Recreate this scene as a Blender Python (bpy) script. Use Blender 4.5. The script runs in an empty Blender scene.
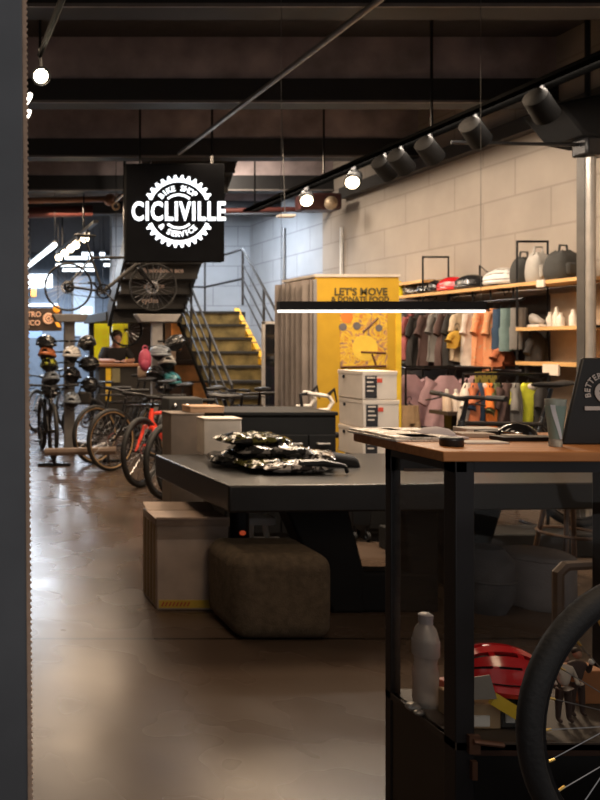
import bpy, bmesh, math, random
from mathutils import Vector, Matrix, noise as mnoise
random.seed(7)
C = bpy.context.scene.collection
PI = math.pi
H = 1.45          # eye height
F = 800.0         # focal length in pixels
PX, PY = -60.0, 345.0   # principal point of the (cropped, shifted) photograph

def P(px, py, D):
    """point seen at pixel (px,py), D metres into the shop"""
    return Vector(((px - PX) * D / F, D, H + (PY - py) * D / F))
def FL(px, py, z=0.0):
    D = (H - z) * F / (py - PY)
    return Vector(((px - PX) * D / F, D, z))
def XP(px, D): return (px - PX) * D / F
def ZP(py, D): return H + (PY - py) * D / F

# ------------------------------------------------------------------ materials
MC = {}
def M(name, col, rough=0.5, metal=0.0, emit=0.0, var=0.12, vscale=8.0, bump=0.0, bscale=60.0, ecol=None, spec=0.5, coat=0.0, trans=0.0):
    if name in MC: return MC[name]
    m = bpy.data.materials.new(name); m.use_nodes = True
    nt = m.node_tree; b = nt.nodes['Principled BSDF']
    b.inputs['Roughness'].default_value = rough
    b.inputs['Metallic'].default_value = metal
    b.inputs['Specular IOR Level'].default_value = spec
    b.inputs['Coat Weight'].default_value = coat
    b.inputs['Transmission Weight'].default_value = trans
    tc = nt.nodes.new('ShaderNodeTexCoord')
    n = nt.nodes.new('ShaderNodeTexNoise'); n.inputs['Scale'].default_value = vscale; n.inputs['Detail'].default_value = 4
    nt.links.new(tc.outputs['Object'], n.inputs['Vector'])
    mr = nt.nodes.new('ShaderNodeMapRange')
    mr.inputs['From Min'].default_value = 0.3; mr.inputs['From Max'].default_value = 0.7
    mr.inputs['To Min'].default_value = 1 - var; mr.inputs['To Max'].default_value = 1 + var
    nt.links.new(n.outputs['Fac'], mr.inputs['Value'])
    mx = nt.nodes.new('ShaderNodeVectorMath'); mx.operation = 'SCALE'
    mx.inputs[0].default_value = col
    nt.links.new(mr.outputs[0], mx.inputs['Scale'])
    nt.links.new(mx.outputs[0], b.inputs['Base Color'])
    if bump:
        n2 = nt.nodes.new('ShaderNodeTexNoise'); n2.inputs['Scale'].default_value = bscale
        nt.links.new(tc.outputs['Object'], n2.inputs['Vector'])
        bp = nt.nodes.new('ShaderNodeBump'); bp.inputs['Strength'].default_value = bump; bp.inputs['Distance'].default_value = 0.01
        nt.links.new(n2.outputs['Fac'], bp.inputs['Height']); nt.links.new(bp.outputs[0], b.inputs['Normal'])
    if emit:
        b.inputs['Emission Color'].default_value = (*(ecol or col), 1)
        b.inputs['Emission Strength'].default_value = emit
    MC[name] = m
    return m

def glass_mat(name, tint=(0.9, 0.95, 0.95), gl=0.06):
    if name in MC: return MC[name]
    m = bpy.data.materials.new(name); m.use_nodes = True
    nt = m.node_tree; nt.nodes.clear()
    out = nt.nodes.new('ShaderNodeOutputMaterial'); mix = nt.nodes.new('ShaderNodeMixShader')
    t = nt.nodes.new('ShaderNodeBsdfTransparent'); t.inputs[0].default_value = (*tint, 1)
    g = nt.nodes.new('ShaderNodeBsdfGlossy'); g.inputs['Roughness'].default_value = 0.03
    lw = nt.nodes.new('ShaderNodeLayerWeight'); lw.inputs['Blend'].default_value = 0.25
    mth = nt.nodes.new('ShaderNodeMath'); mth.operation = 'MULTIPLY_ADD'; mth.inputs[1].default_value = 0.5; mth.inputs[2].default_value = gl
    pw_ = nt.nodes.new('ShaderNodeMath'); pw_.operation = 'POWER'; pw_.inputs[1].default_value = 4.0; lw.inputs['Blend'].default_value = 0.5
    nt.links.new(lw.outputs['Facing'], pw_.inputs[0]); nt.links.new(pw_.outputs[0], mth.inputs[0]); nt.links.new(mth.outputs[0], mix.inputs[0])
    nt.links.new(t.outputs[0], mix.inputs[1]); nt.links.new(g.outputs[0], mix.inputs[2])
    nt.links.new(mix.outputs[0], out.inputs[0])
    MC[name] = m; return m

def block_mat(name, col, mortar, axis='Y', bw=0.9, bh=0.36, msize=0.012):
    m = bpy.data.materials.new(name); m.use_nodes = True
    nt = m.node_tree; b = nt.nodes['Principled BSDF']; b.inputs['Roughness'].default_value = 0.85
    g = nt.nodes.new('ShaderNodeNewGeometry'); s = nt.nodes.new('ShaderNodeSeparateXYZ'); c = nt.nodes.new('ShaderNodeCombineXYZ')
    nt.links.new(g.outputs['Position'], s.inputs[0])
    nt.links.new(s.outputs[axis], c.inputs['X']); nt.links.new(s.outputs['Z'], c.inputs['Y'])
    br = nt.nodes.new('ShaderNodeTexBrick'); br.inputs['Scale'].default_value = 1
    br.inputs['Brick Width'].default_value = bw; br.inputs['Row Height'].default_value = bh; br.inputs['Mortar Size'].default_value = msize
    br.inputs['Mortar Smooth'].default_value = 0.4
    br.inputs['Color1'].default_value = (*col, 1); br.inputs['Color2'].default_value = (*[x * .94 for x in col], 1)
    br.inputs['Mortar'].default_value = (*mortar, 1)
    nt.links.new(c.outputs[0], br.inputs['Vector'])
    n = nt.nodes.new('ShaderNodeTexNoise'); n.inputs['Scale'].default_value = 2.5; n.inputs['Detail'].default_value = 6
    nt.links.new(g.outputs['Position'], n.inputs['Vector'])
    mr = nt.nodes.new('ShaderNodeMapRange'); mr.inputs['To Min'].default_value = .8; mr.inputs['To Max'].default_value = 1.2
    nt.links.new(n.outputs['Fac'], mr.inputs['Value'])
    vm = nt.nodes.new('ShaderNodeVectorMath'); vm.operation = 'SCALE'
    nt.links.new(br.outputs['Color'], vm.inputs[0]); nt.links.new(mr.outputs[0], vm.inputs['Scale'])
    nt.links.new(vm.outputs[0], b.inputs['Base Color'])
    return m

def floor_mat():
    m = bpy.data.materials.new('polished_concrete'); m.use_nodes = True
    nt = m.node_tree; b = nt.nodes['Principled BSDF']
    g = nt.nodes.new('ShaderNodeNewGeometry')
    n = nt.nodes.new('ShaderNodeTexNoise'); n.inputs['Scale'].default_value = 1.3; n.inputs['Detail'].default_value = 8; n.inputs['Roughness'].default_value = .6
    nt.links.new(g.outputs['Position'], n.inputs['Vector'])
    cr = nt.nodes.new('ShaderNodeValToRGB')
    cr.color_ramp.elements[0].position = .2; cr.color_ramp.elements[0].color = (.066, .043, .030, 1)
    cr.color_ramp.elements[1].position = .85; cr.color_ramp.elements[1].color = (.108, .076, .056, 1)
    nt.links.new(n.outputs['Fac'], cr.inputs[0])
    # sawn expansion joints every few metres
    s = nt.nodes.new('ShaderNodeSeparateXYZ'); nt.links.new(g.outputs['Position'], s.inputs[0])
    def line(axis, at, w):
        a = nt.nodes.new('ShaderNodeMath'); a.operation = 'SUBTRACT'; a.inputs[1].default_value = at
        nt.links.new(s.outputs[axis], a.inputs[0])
        ab = nt.nodes.new('ShaderNodeMath'); ab.operation = 'ABSOLUTE'; nt.links.new(a.outputs[0], ab.inputs[0])
        lt = nt.nodes.new('ShaderNodeMath'); lt.operation = 'LESS_THAN'; lt.inputs[1].default_value = w
        nt.links.new(ab.outputs[0], lt.inputs[0]); return lt.outputs[0]
    ad = nt.nodes.new('ShaderNodeMath'); ad.operation = 'MAXIMUM'
    nt.links.new(line('Y', 3.95, .011), ad.inputs[0]); nt.links.new(line('Y', 7.6, .012), ad.inputs[1])
    mx = nt.nodes.new('ShaderNodeMixRGB'); mx.inputs[2].default_value = (.010, .008, .006, 1)
    k = nt.nodes.new('ShaderNodeMath'); k.operation = 'MULTIPLY'; k.inputs[1].default_value = .85
    nt.links.new(ad.outputs[0], k.inputs[0]); nt.links.new(k.outputs[0], mx.inputs[0]); nt.links.new(cr.outputs[0], mx.inputs[1])
    nt.links.new(mx.outputs[0], b.inputs['Base Color'])
    n2 = nt.nodes.new('ShaderNodeTexNoise'); n2.inputs['Scale'].default_value = 2.2; n2.inputs['Detail'].default_value = 2
    nt.links.new(g.outputs['Position'], n2.inputs['Vector'])
    mr = nt.nodes.new('ShaderNodeMapRange'); mr.inputs['From Min'].default_value = .3; mr.inputs['From Max'].default_value = .7
    mr.inputs['To Min'].default_value = .22; mr.inputs['To Max'].default_value = .32
    nt.links.new(n2.outputs['Fac'], mr.inputs['Value']); nt.links.new(mr.outputs[0], b.inputs['Roughness'])
    bp = nt.nodes.new('ShaderNodeBump'); bp.inputs['Strength'].default_value = .03; bp.inputs['Distance'].default_value = .01
    nt.links.new(n2.outputs['Fac'], bp.inputs['Height']); nt.links.new(bp.outputs[0], b.inputs['Normal'])
    b.inputs['Specular IOR Level'].default_value = .28
    return m

def stripe_mat(name, cols, scale, rough=.3, axis=0, distort=3.0, metal=0.0):
    """irregular coloured bands / print"""
    if name in MC: return MC[name]
    m = bpy.data.materials.new(name); m.use_nodes = True
    nt = m.node_tree; b = nt.nodes['Principled BSDF']; b.inputs['Roughness'].default_value = rough; b.inputs['Metallic'].default_value = metal
    tc = nt.nodes.new('ShaderNodeTexCoord')
    n = nt.nodes.new('ShaderNodeTexNoise'); n.inputs['Scale'].default_value = scale; n.inputs['Detail'].default_value = 2; n.inputs['Distortion'].default_value = distort
    nt.links.new(tc.outputs['Object'], n.inputs['Vector'])
    cr = nt.nodes.new('ShaderNodeValToRGB'); cr.color_ramp.interpolation = 'CONSTANT'
    k = len(cols)
    while len(cr.color_ramp.elements) < k: cr.color_ramp.elements.new(.5)
    for i, c in enumerate(cols):
        cr.color_ramp.elements[i].position = 0 if i == 0 else .36 + .28 * (i - 1) / max(1, k - 2) if k > 2 else .5
        cr.color_ramp.elements[i].color = (*c, 1)
    nt.links.new(n.outputs['Fac'], cr.inputs[0]); nt.links.new(cr.outputs[0], b.inputs['Base Color'])
    MC[name] = m; return m

def wood_mat(name, c1, c2, axis='X', scale=3, rough=.45):
    if name in MC: return MC[name]
    m = bpy.data.materials.new(name); m.use_nodes = True
    nt = m.node_tree; b = nt.nodes['Principled BSDF']; b.inputs['Roughness'].default_value = rough
    tc = nt.nodes.new('ShaderNodeTexCoord'); mp = nt.nodes.new('ShaderNodeMapping')
    mp.inputs['Scale'].default_value = {'X': (1, 14, 14), 'Y': (14, 1, 14), 'Z': (14, 14, 1)}[axis]
    nt.links.new(tc.outputs['Object'], mp.inputs[0])
    n = nt.nodes.new('ShaderNodeTexNoise'); n.inputs['Scale'].default_value = scale; n.inputs['Detail'].default_value = 6; n.inputs['Distortion'].default_value = .6
    nt.links.new(mp.outputs[0], n.inputs['Vector'])
    cr = nt.nodes.new('ShaderNodeValToRGB')
    cr.color_ramp.elements[0].position = .3; cr.color_ramp.elements[0].color = (*c1, 1)
    cr.color_ramp.elements[1].position = .7; cr.color_ramp.elements[1].color = (*c2, 1)
    nt.links.new(n.outputs['Fac'], cr.inputs[0]); nt.links.new(cr.outputs[0], b.inputs['Base Color'])
    MC[name] = m; return m

# ------------------------------------------------------------------ mesh builder
class MB:
    def __init__(s): s.bm = bmesh.new()
    def faces(s, vs, fs):
        v = [s.bm.verts.new(p) for p in vs]
        for f in fs:
            try: s.bm.faces.new([v[i] for i in f])
            except ValueError: pass
        return s
    def bx(s, x0, x1, y0, y1, z0, z1):
        vs = [(x, y, z) for z in (z0, z1) for y in (y0, y1) for x in (x0, x1)]
        return s.faces(vs, [(0, 2, 3, 1), (4, 5, 7, 6), (0, 1, 5, 4), (2, 6, 7, 3), (0, 4, 6, 2), (1, 3, 7, 5)])
    def box(s, c, d, rz=0.0, rx=0.0, ry=0.0, taper=1.0):
        R = Matrix.Rotation(rz, 3, 'Z') @ Matrix.Rotation(ry, 3, 'Y') @ Matrix.Rotation(rx, 3, 'X')
        vs = []
        for z in (-.5, .5):
            k = taper if z > 0 else 1
            for y in (-.5, .5):
                for x in (-.5, .5): vs.append(Vector(c) + R @ Vector((x * d[0] * k, y * d[1] * k, z * d[2])))
        return s.faces(vs, [(0, 2, 3, 1), (4, 5, 7, 6), (0, 1, 5, 4), (2, 6, 7, 3), (0, 4, 6, 2), (1, 3, 7, 5)])
    def hexa(s, bot, top):
        vs = list(bot) + list(top); n = len(bot)
        fs = [tuple(range(n))[::-1], tuple(range(n, 2 * n))] + [(i, (i + 1) % n, n + (i + 1) % n, n + i) for i in range(n)]
        return s.faces(vs, fs)
    def loft(s, rings, closed=False, caps=True):
        n = len(rings[0]); vs = [p for r in rings for p in r]; fs = []
        m = len(rings)
        for i in range(m if closed else m - 1):
            a, b = i * n, ((i + 1) % m) * n
            for j in range(n): fs.append((a + j, a + (j + 1) % n, b + (j + 1) % n, b + j))
        if caps and not closed:
            fs.append(tuple(range(n))[::-1]); fs.append(tuple(range((m - 1) * n, m * n)))
        return s.faces(vs, fs)
    def tube(s, pts, r, n=8, closed=False):
        pts = [Vector(p) for p in pts]; m = len(pts)
        rs = r if isinstance(r, (list, tuple)) else [r] * m
        rings = []; up = None
        for i, p in enumerate(pts):
            if closed: t = pts[(i + 1) % m] - pts[i - 1]
            else:
                t0 = (p - pts[max(i - 1, 0)]); t1 = (pts[min(i + 1, m - 1)] - p)
                t = (t0.normalized() if t0.length > 1e-9 else Vector()) + (t1.normalized() if t1.length > 1e-9 else Vector())
            t = t.normalized() if t.length > 1e-9 else Vector((0, 0, 1))
            if up is None: up = Vector((0, 0, 1)) if abs(t.z) < .9 else Vector((1, 0, 0))
            a = t.cross(up)
            if a.length < 1e-4: a = t.cross(Vector((0, 1, 0)))
            a.normalize(); b = a.cross(t).normalized(); up = b
            rings.append([p + (a * math.cos(2 * PI * k / n) + b * math.sin(2 * PI * k / n)) * rs[i] for k in range(n)])
        return s.loft(rings, closed)
    def torus(s, c, R, r, axis='Y', N=40, n=8, sq=1.0, a0=0.0, a1=2 * PI):
        full = abs(a1 - a0 - 2 * PI) < 1e-6; rings = []
        c = Vector(c)
        for i in range(N if full else N + 1):
            a = a0 + (a1 - a0) * i / N; ring = []
            for k in range(n):
                q = 2 * PI * k / n; rr = R + r * math.cos(q); h = r * sq * math.sin(q)
                if axis == 'Y': p = Vector((rr * math.cos(a), h, rr * math.sin(a)))
                elif axis == 'Z': p = Vector((rr * math.cos(a), rr * math.sin(a), h))
                else: p = Vector((h, rr * math.cos(a), rr * math.sin(a)))
                ring.append(c + p)
            rings.append(ring)
        return s.loft(rings, closed=full)
    def lathe(s, prof, c=(0, 0, 0), n=24, sx=1.0, sy=1.0):
        c = Vector(c)
        rings = [[c + Vector((max(r, 1e-4) * sx * math.cos(2 * PI * k / n), max(r, 1e-4) * sy * math.sin(2 * PI * k / n), z)) for k in range(n)] for r, z in prof]
        return s.loft(rings)
    def ell(s, c, d, n=16, m=10, rot=None):
        c = Vector(c); rings = []
        R = rot or Matrix.Identity(3)
        for i in range(m + 1):
            t = -PI / 2 + PI * i / m; cr = max(math.cos(t), 1e-3)
            rings.append([c + R @ Vector((d[0] * cr * math.cos(2 * PI * k / n), d[1] * cr * math.sin(2 * PI * k / n), d[2] * math.sin(t))) for k in range(n)])
        return s.loft(rings)
    def prism(s, pts, y0, y1):           # polygon in XZ, extruded along Y
        a = [Vector((x, y0, z)) for x, z in pts]; b = [Vector((x, y1, z)) for x, z in pts]
        return s.hexa(a, b)
    def text(s, body, size, mat4, extrude=.004, bold=0.0, align='CENTER', spacing=1.0):
        cu = bpy.data.curves.new('t', 'FONT'); cu.body = body; cu.size = size; cu.extrude = extrude; cu.offset = bold
        cu.align_x = align; cu.align_y = 'CENTER'; cu.space_character = spacing; cu.resolution_u = 3
        o = bpy.data.objects.new('t', cu); C.objects.link(o)
        dg = bpy.context.evaluated_depsgraph_get(); dg.update()
        me = bpy.data.meshes.new_from_object(o.evaluated_get(dg))
        me.transform(mat4); s.bm.from_mesh(me)
        bpy.data.objects.remove(o); bpy.data.curves.remove(cu); bpy.data.meshes.remove(me)
        return s
    def xf(s, m4):
        bmesh.ops.transform(s.bm, matrix=m4, verts=s.bm.verts); return s
    def make(s, name, mat, parent=None, smooth=True, bevel=0.0, bseg=2, subsurf=0, auto=True):
        bmesh.ops.remove_doubles(s.bm, verts=s.bm.verts, dist=1e-6)
        bmesh.ops.recalc_face_normals(s.bm, faces=s.bm.faces)
        me = bpy.data.meshes.new(name)
        if parent is not None:
            off = Vector((0, 0, 0)); q = parent
            while q is not None: off += q.location; q = q.parent
        else:
            vs = [v.co for v in s.bm.verts]
            off = Vector(((min(v.x for v in vs) + max(v.x for v in vs)) / 2, (min(v.y for v in vs) + max(v.y for v in vs)) / 2, min(v.z for v in vs)))
        bmesh.ops.translate(s.bm, verts=s.bm.verts, vec=-off)
        s.bm.to_mesh(me); s.bm.free()
        me.materials.append(mat)
        o = bpy.data.objects.new(name, me); C.objects.link(o)
        if parent is not None: o.parent = parent
        else: o.location = off
        if smooth:
            for p in me.polygons: p.use_smooth = True
            me.set_sharp_from_angle(angle=math.radians(38))
        if bevel:
            b = o.modifiers.new('b', 'BEVEL'); b.width = bevel; b.segments = bseg; b.limit_method = 'ANGLE'; b.angle_limit = math.radians(40)
        if subsurf:
            b = o.modifiers.new('s', 'SUBSURF'); b.levels = subsurf; b.render_levels = subsurf
        return o

def V3(x, y, z): return Vector((x, y, z))
def tag(o, label, cat, group=None):
    o['label'] = label; o['category'] = cat
    if group: o['group'] = group
    return o
def thing(name, loc, label, cat, group=None):
    o = bpy.data.objects.new(name, None); o.location = loc; C.objects.link(o); o.empty_display_size = .1
    return tag(o, label, cat, group)
def struct(o): o['kind'] = 'structure'; return o
def kids(o): return [x for x in list(C.objects) if x.parent == o]
def dup(o, loc=None, rz=None, label=None, parent=None, rx=None, ry=None, scale=None):
    c = o.copy(); C.objects.link(c); c.parent = parent
    if parent is None:
        if loc is not None: c.location = loc
        e = c.rotation_euler
        c.rotation_euler = (e.x if rx is None else rx, e.y if ry is None else ry, e.z if rz is None else rz)
        if scale: c.scale = (scale,) * 3
        if label: c['label'] = label
    for ch in o.children: dup(ch, parent=c)
    return c
def recolor(o, table):
    """table: {part name stem: material}"""
    for ch in o.children:
        st = ch.name.split('.')[0]
        if st in table and ch.type == 'MESH':
            ch.material_slots[0].link = 'OBJECT'; ch.material_slots[0].material = table[st]
        recolor(ch, table)

# ------------------------------------------------------------------ palette
black = M('black_paint', (.012, .012, .013), .45)
satin = M('black_metal', (.018, .018, .02), .35, .6)
rubber = M('rubber', (.016, .016, .017), .62, var=.2, bump=.2, bscale=90)
chrome = M('brushed_metal', (.55, .55, .56), .25, 1)
greym = M('grey_metal', (.22, .22, .22), .4, .7)
white = M('white_plastic', (.75, .73, .7), .45)
cardw = M('white_card', (.80, .70, .60), .7, var=.05)
kraft = M('kraft_card', (.45, .30, .17), .75)
tan = M('tan_rubber', (.42, .27, .13), .6)
yellow = M('yellow_paint', (.85, .55, .03), .5)
oak = wood_mat('oak_shelf', (.62, .36, .14), (.80, .50, .22), 'Y')
oakx = wood_mat('counter_wood', (.38, .14, .04), (.56, .24, .08), 'X')
red = M('red_gloss', (.62, .015, .02), .2, coat=.5)
dfab = M('dark_fabric', (.02, .02, .022), .9)

# ------------------------------------------------------------------ setting
XR, YB, XL = 5.5, 24.0, -2.0
CZ = 4.2
struct(MB().bx(XL, XR + .6, -1.5, YB, -.1, 0).make('floor', floor_mat()))
struct(MB().bx(XL, XR + .6, .9, YB, CZ, CZ + .1).make('ceiling', M('ceiling_black', (.05, .044, .046), .9)))
wallm = block_mat('painted_block_wall', (.40, .34, .285), (.31, .262, .22))
struct(MB().bx(XR, XR + .2, 1.0, 11.5, 0, CZ).make('wall_right', wallm))
struct(MB().bx(XR + .12, XR + .3, 11.5, 14.7, 0, CZ).make('wall_right_rear', block_mat('rear_block_wall', (.40, .41, .43), (.27, .27, .29))))
struct(MB().bx(XL - .1, XL, .9, YB, 0, CZ).make('wall_left', M('left_wall_dark', (.06, .055, .05), .9)))
struct(MB().bx(3.12, XR + .4, 14.5, 14.7, 0, CZ).make('wall_stair', block_mat('stair_wall_blocks', (.42, .44, .47), (.28, .29, .32), 'X')))
struct(MB().bx(XR + .3, XR + .4, 14.7, YB, 0, CZ).make('wall_corridor', M('corridor_wall', (.10, .11, .13), .8)))
struct(MB().bx(XL, XR + .4, YB, YB + .1, 0, CZ).make('wall_back', M('back_wall', (.17, .21, .27), .8)))
struct(MB().bx(XL - .1, -.06, .92, 1.08, 0, CZ).make('wall_front', M('front_wall', (.05, .05, .052), .7)))
struct(MB().bx(-.06, XR + .2, .92, 1.08, 2.75, CZ).make('wall_front_header', M('front_wall', (.05, .05, .052), .7)))
# concrete pilaster and downpipe on the right wall
struct(MB().bx(5.15, 5.5, 5.55, 6.12, 0, 3.95).make('trim_1', M('pilaster', (.42, .36, .31), .85, bump=.1)))
# ceiling beams
bweb = M('beam_web_lit', (.36, .29, .29), .75, var=.35, vscale=3); bchord = M('beam_chord_shaded', (.014, .013, .014), .6); blip = M('beam_lip_lit', (.16, .14, .13), .5)  # lit web, shaded chord and light-catching lip are put into the colours
for i, yb in enumerate((3.1, 5.13, 7.14, 9.2, 11.2, 13.2)):
    w = MB().bx(XL, XR + .1, yb, yb + .1, 3.82, CZ).make('trim_%d' % (i + 2), bweb); struct(w)
    MB().bx(XL, XR + .1, yb - .03, yb + .16, 3.6, 3.82).make('beam_chord_shaded', bchord, w)
    MB().bx(XL, XR + .1, yb - .05, yb - .03, 3.6, 3.622).make('beam_flange', blip, w)
# door jamb on the left, nearest to the camera
jm = M('jamb_grey', (.125, .128, .138), .5, .3); jb = M('jamb_edge', (.55, .36, .25), .7, bump=.4)
j = MB()
x0, x1 = XP(22.5, 1.0), XP(28.2, 1.0)
zt, zb = 1.45 + 345 / 800 * 1.0, 1.45 - 455 / 800.0
sl = (x0 - x1) / (zt - zb)
def jx(z, b=0): return x1 + (z - zb) * sl + b
j.hexa([(-.06, 1.0, 0), (jx(0), 1.0, 0), (jx(0), 1.08, 0), (-.06, 1.08, 0)], [(-.06, 1.0, 2.75), (jx(2.75), 1.0, 2.75), (jx(2.75), 1.08, 2.75), (-.06, 1.08, 2.75)])
door = struct(j.make('door_1', jm, bevel=.003))
e = MB()
w = .0052
e.hexa([(jx(0), 1.005, 0), (jx(0, w), 1.005, 0), (jx(0, w), 1.08, 0), (jx(0), 1.08, 0)], [(jx(2.75), 1.005, 2.75), (jx(2.75, w), 1.005, 2.75), (jx(2.75, w), 1.08, 2.75), (jx(2.75), 1.08, 2.75)])
e.make('edge_strip', jb, door)
br = MB()
z = .7
while z < 2.1:
    br.box((jx(z, w + .0008), 1.01, z), (.002, .004, .003), ry=random.uniform(-.4, .4)); z += .0075
br.make('brush_seal', M('brush_bristle', (.6, .45, .34), .8), door)

# ------------------------------------------------------------------ ceiling services
def pipe(name, pts, r, mat, label, cat='pipe', n=10, group=None):
    return tag(MB().tube(pts, r, n).make(name, mat), label, cat, group)
pipe('ceiling_conduit', [(2.62, 4.0, 3.5), (2.56, 8.55, 3.5)], .022, M('conduit_grey', (.32, .31, .30), .4, .6), 'long grey conduit running back under the ceiling beams to the hanging square sign')
pipe('conduit', [(5.47, 10.9, 0), (5.47, 10.9, 3.05)], .022, white, 'thin white vertical conduit on the block wall above the yellow box')
pipe('conduit', [(XR + .09, 13.0, 0), (XR + .09, 13.0, 3.35)], .022, greym, 'thin grey conduit on the rear wall beside the stair landing')
dp = thing('downpipe', (5.04, 6.2, 0), 'grey vertical downpipe with black clamp in front of the wall pilaster', 'pipe')
MB().tube([(5.04, 6.2, 0), (5.04, 6.2, 2.95)], .035, 12).make('pipe', M('pipe_grey', (.42, .39, .36), .35, .4), dp)
MB().tube([(5.0, 6.24, 0), (5.0, 6.24, 3.0)], .035, 4).make('channel', M('channel_dark', (.13, .12, .11), .5, .5), dp)
MB().box((5.06, 6.2, 2.98), (.22, .16, .14)).make('clamp', satin, dp, bevel=.02)
pipe('brace_rod', [(3.96, 6.2, 3.02), (5.04, 6.2, 3.0)], .014, satin, 'thin black rod crossing from the spotlight rail to the wall pilaster', 'rod')
tag(MB().bx(5.38, 5.5, 6.5, 10.8, 3.42, 3.56).make('cable_tray', M('tray_dark', (.045, .04, .036), .6)), 'dark cable tray running along the top of the block wall', 'cable tray')
rust = M('red_pipe', (.10, .025, .02), .6); copper = M('copper_pipe', (.35, .17, .10), .4, .4)
pipe('sprinkler_pipe', [XYZ for XYZ in (P(20, 201, 12), P(108, 199, 12))], .045, copper, 'copper coloured pipe across the ceiling left of the square sign')
pipe('sprinkler_pipe', [P(20, 213, 12.2), P(92, 211, 12.2)], .085, rust, 'thick rust red pipe below the copper pipe left of the square sign')
vv = thing('pipe_valve', P(113, 202, 11.9), 'brass pipe valve at the right end of the copper pipe', 'valve')
MB().ell(P(110, 200, 11.9), (.09, .09, .09)).make('body', copper, vv)
MB().torus(P(116, 206, 11.85), .05, .015).make('hand_wheel', M('brass', (.6, .42, .25), .4, .8), vv)
MB().tube([P(114, 202, 11.85), P(123, 194, 11.85)], .025).make('stem', chrome, vv)
pipe('sprinkler_pipe', [P(222, 211, 11.2), P(345, 208, 11.2), P(386, 206, 11.2)], .035, rust, 'rust red pipe across the ceiling right of the square sign')
dct = thing('air_duct', (1.0, 12.6, 3.1), 'dull brown air duct under the ceiling behind the spotlights on the left', 'duct')
MB().box(P(60, 181, 12.6), (1.5, .5, .45)).make('duct_body', M('duct_brown', (.07, .05, .04), .6), dct, bevel=.05)
MB().torus(P(38, 181, 12.3), .16, .02).make('duct_collar', greym, dct)
fu = thing('fan_coil_unit', (3.6, 10.6, 3.2), 'dark red pump unit on pipes under the ceiling above the clothes shelf', 'equipment')
MB().box(P(318, 203, 10.6), (.5, .3, .22)).make('housing', M('pump_dark', (.06, .02, .018), .5), fu, bevel=.03)
MB().tube([P(300, 205, 10.5), P(338, 205, 10.5)], .05).make('pipe_stub', rust, fu)
MB().ell(P(331, 203, 10.3), (.08, .08, .09)).make('valve_body', M('pale_brass', (.4, .3, .2), .5, .5), fu)
wd = thing('hanging_sensor', P(286, 216, 8.0), 'small white plate hanging on a thin cable from the ceiling', 'sensor')
MB().box(P(286, 216, 8.0), (.16, .1, .025)).make('plate', white, wd, bevel=.005)
MB().tube([P(285, 215, 8.0), P(280, 41, 8.0)], .0035, 5).make('cable', greym, wd)

# right spotlight rail: an inverted channel that shades everything above it
lampw = M('lamp_warm', (1, .82, .58), .5, emit=14, ecol=(1, .80, .52))
rail = thing('spotlight_rail', (3.9, 7, 3.2), 'black spotlight rail running along the right side under the ceiling', 'track rail')
MB().bx(3.86, 4.05, 4.2, 10.2, 3.15, 3.175).make('channel', M('deep_black', (.002, .002, .002), 1.0, spec=.0), rail)
for yy in (4.6, 6.4, 8.2, 10.0): MB().bx(3.93, 3.945, yy, yy + .015, 3.175, CZ).make('hanger', satin, rail)
def make_spot(loc, aim, label, group, lit=True, s=1.0, nm='spotlight'):
    t = thing(nm, loc, label, 'spotlight', group)
    L = Vector(loc); a = Vector(aim).normalized()
    hd = L + Vector((0, 0, -.10 * s))
    MB().tube([L, hd], .02 * s, 8).make('bracket', M('matt_black', (.006, .006, .0065), .8, spec=.15), t)
    u, v = hd - a * .09 * s, hd + a * .09 * s
    h = MB().tube([u, u + a * .02 * s, v - a * .005, v], [.03 * s, .058 * s, .062 * s, .062 * s], 16).make('lamp_head', M('matt_black', (.006, .006, .0065), .8, spec=.15), t)
    MB().tube([v - a * .004, v + a * .003], .05 * s, 16).make('lens', lampw if lit else black, t)
    return t
gsp = 'spotlights along the right rail'
names = ['first dark spotlight on the right rail, nearest the top right corner', 'second dark spotlight from the front on the right rail', 'third dark spotlight from the front on the right rail',
         'fourth dark spotlight from the front on the right rail', 'fifth dark spotlight from the front, next to the larger glowing one']
for (px, D), lb in zip(((540, 5.25), (475, 5.9), (430, 6.45), (400, 6.85), (352 + 32, 7.1)), names):
    make_spot((3.94, D, 3.15), (.75, .45, -.5), lb, gsp, False, 1.25)
make_spot((3.94, 7.62, 3.15), (-.5, -.75, -.45), 'larger glowing spotlight on the right rail', gsp, True, 1.2)
make_spot((3.94, 8.6, 3.15), (-.35, -.8, -.4), 'smaller glowing spotlight at the far end of the right rail', gsp, True, 1.2)
make_spot(P(378, 203, 10.4) + Vector((0, 0, .2)), (.5, .5, -.5), 'pale far spotlight under the wall top, left of its twin', None, False, 1.1)
make_spot(P(392, 201, 10.0) + Vector((0, 0, .2)), (.5, .5, -.5), 'pale far spotlight under the wall top, right of its twin', None, False, 1.1)

cu = thing('ceiling_unit', (5.05, 6.25, 3.05), 'black boxy unit under the ceiling at the top of the downpipe', 'equipment')
MB().hexa([(4.92, 6.1, 3.06), (5.12, 6.1, 3.02), (5.12, 6.5, 3.02), (4.92, 6.5, 3.06)], [(4.72, 6.1, 3.30), (5.49, 6.1, 3.46), (5.49, 6.5, 3.46), (4.72, 6.5, 3.30)]).make('housing', M('matt_black', (.006, .006, .0065), .8, spec=.15), cu, bevel=.02)
MB().tube([(5.1, 6.3, 3.4), (5.1, 6.3, CZ)], .02, 6).make('hanger', satin, cu)
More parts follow.
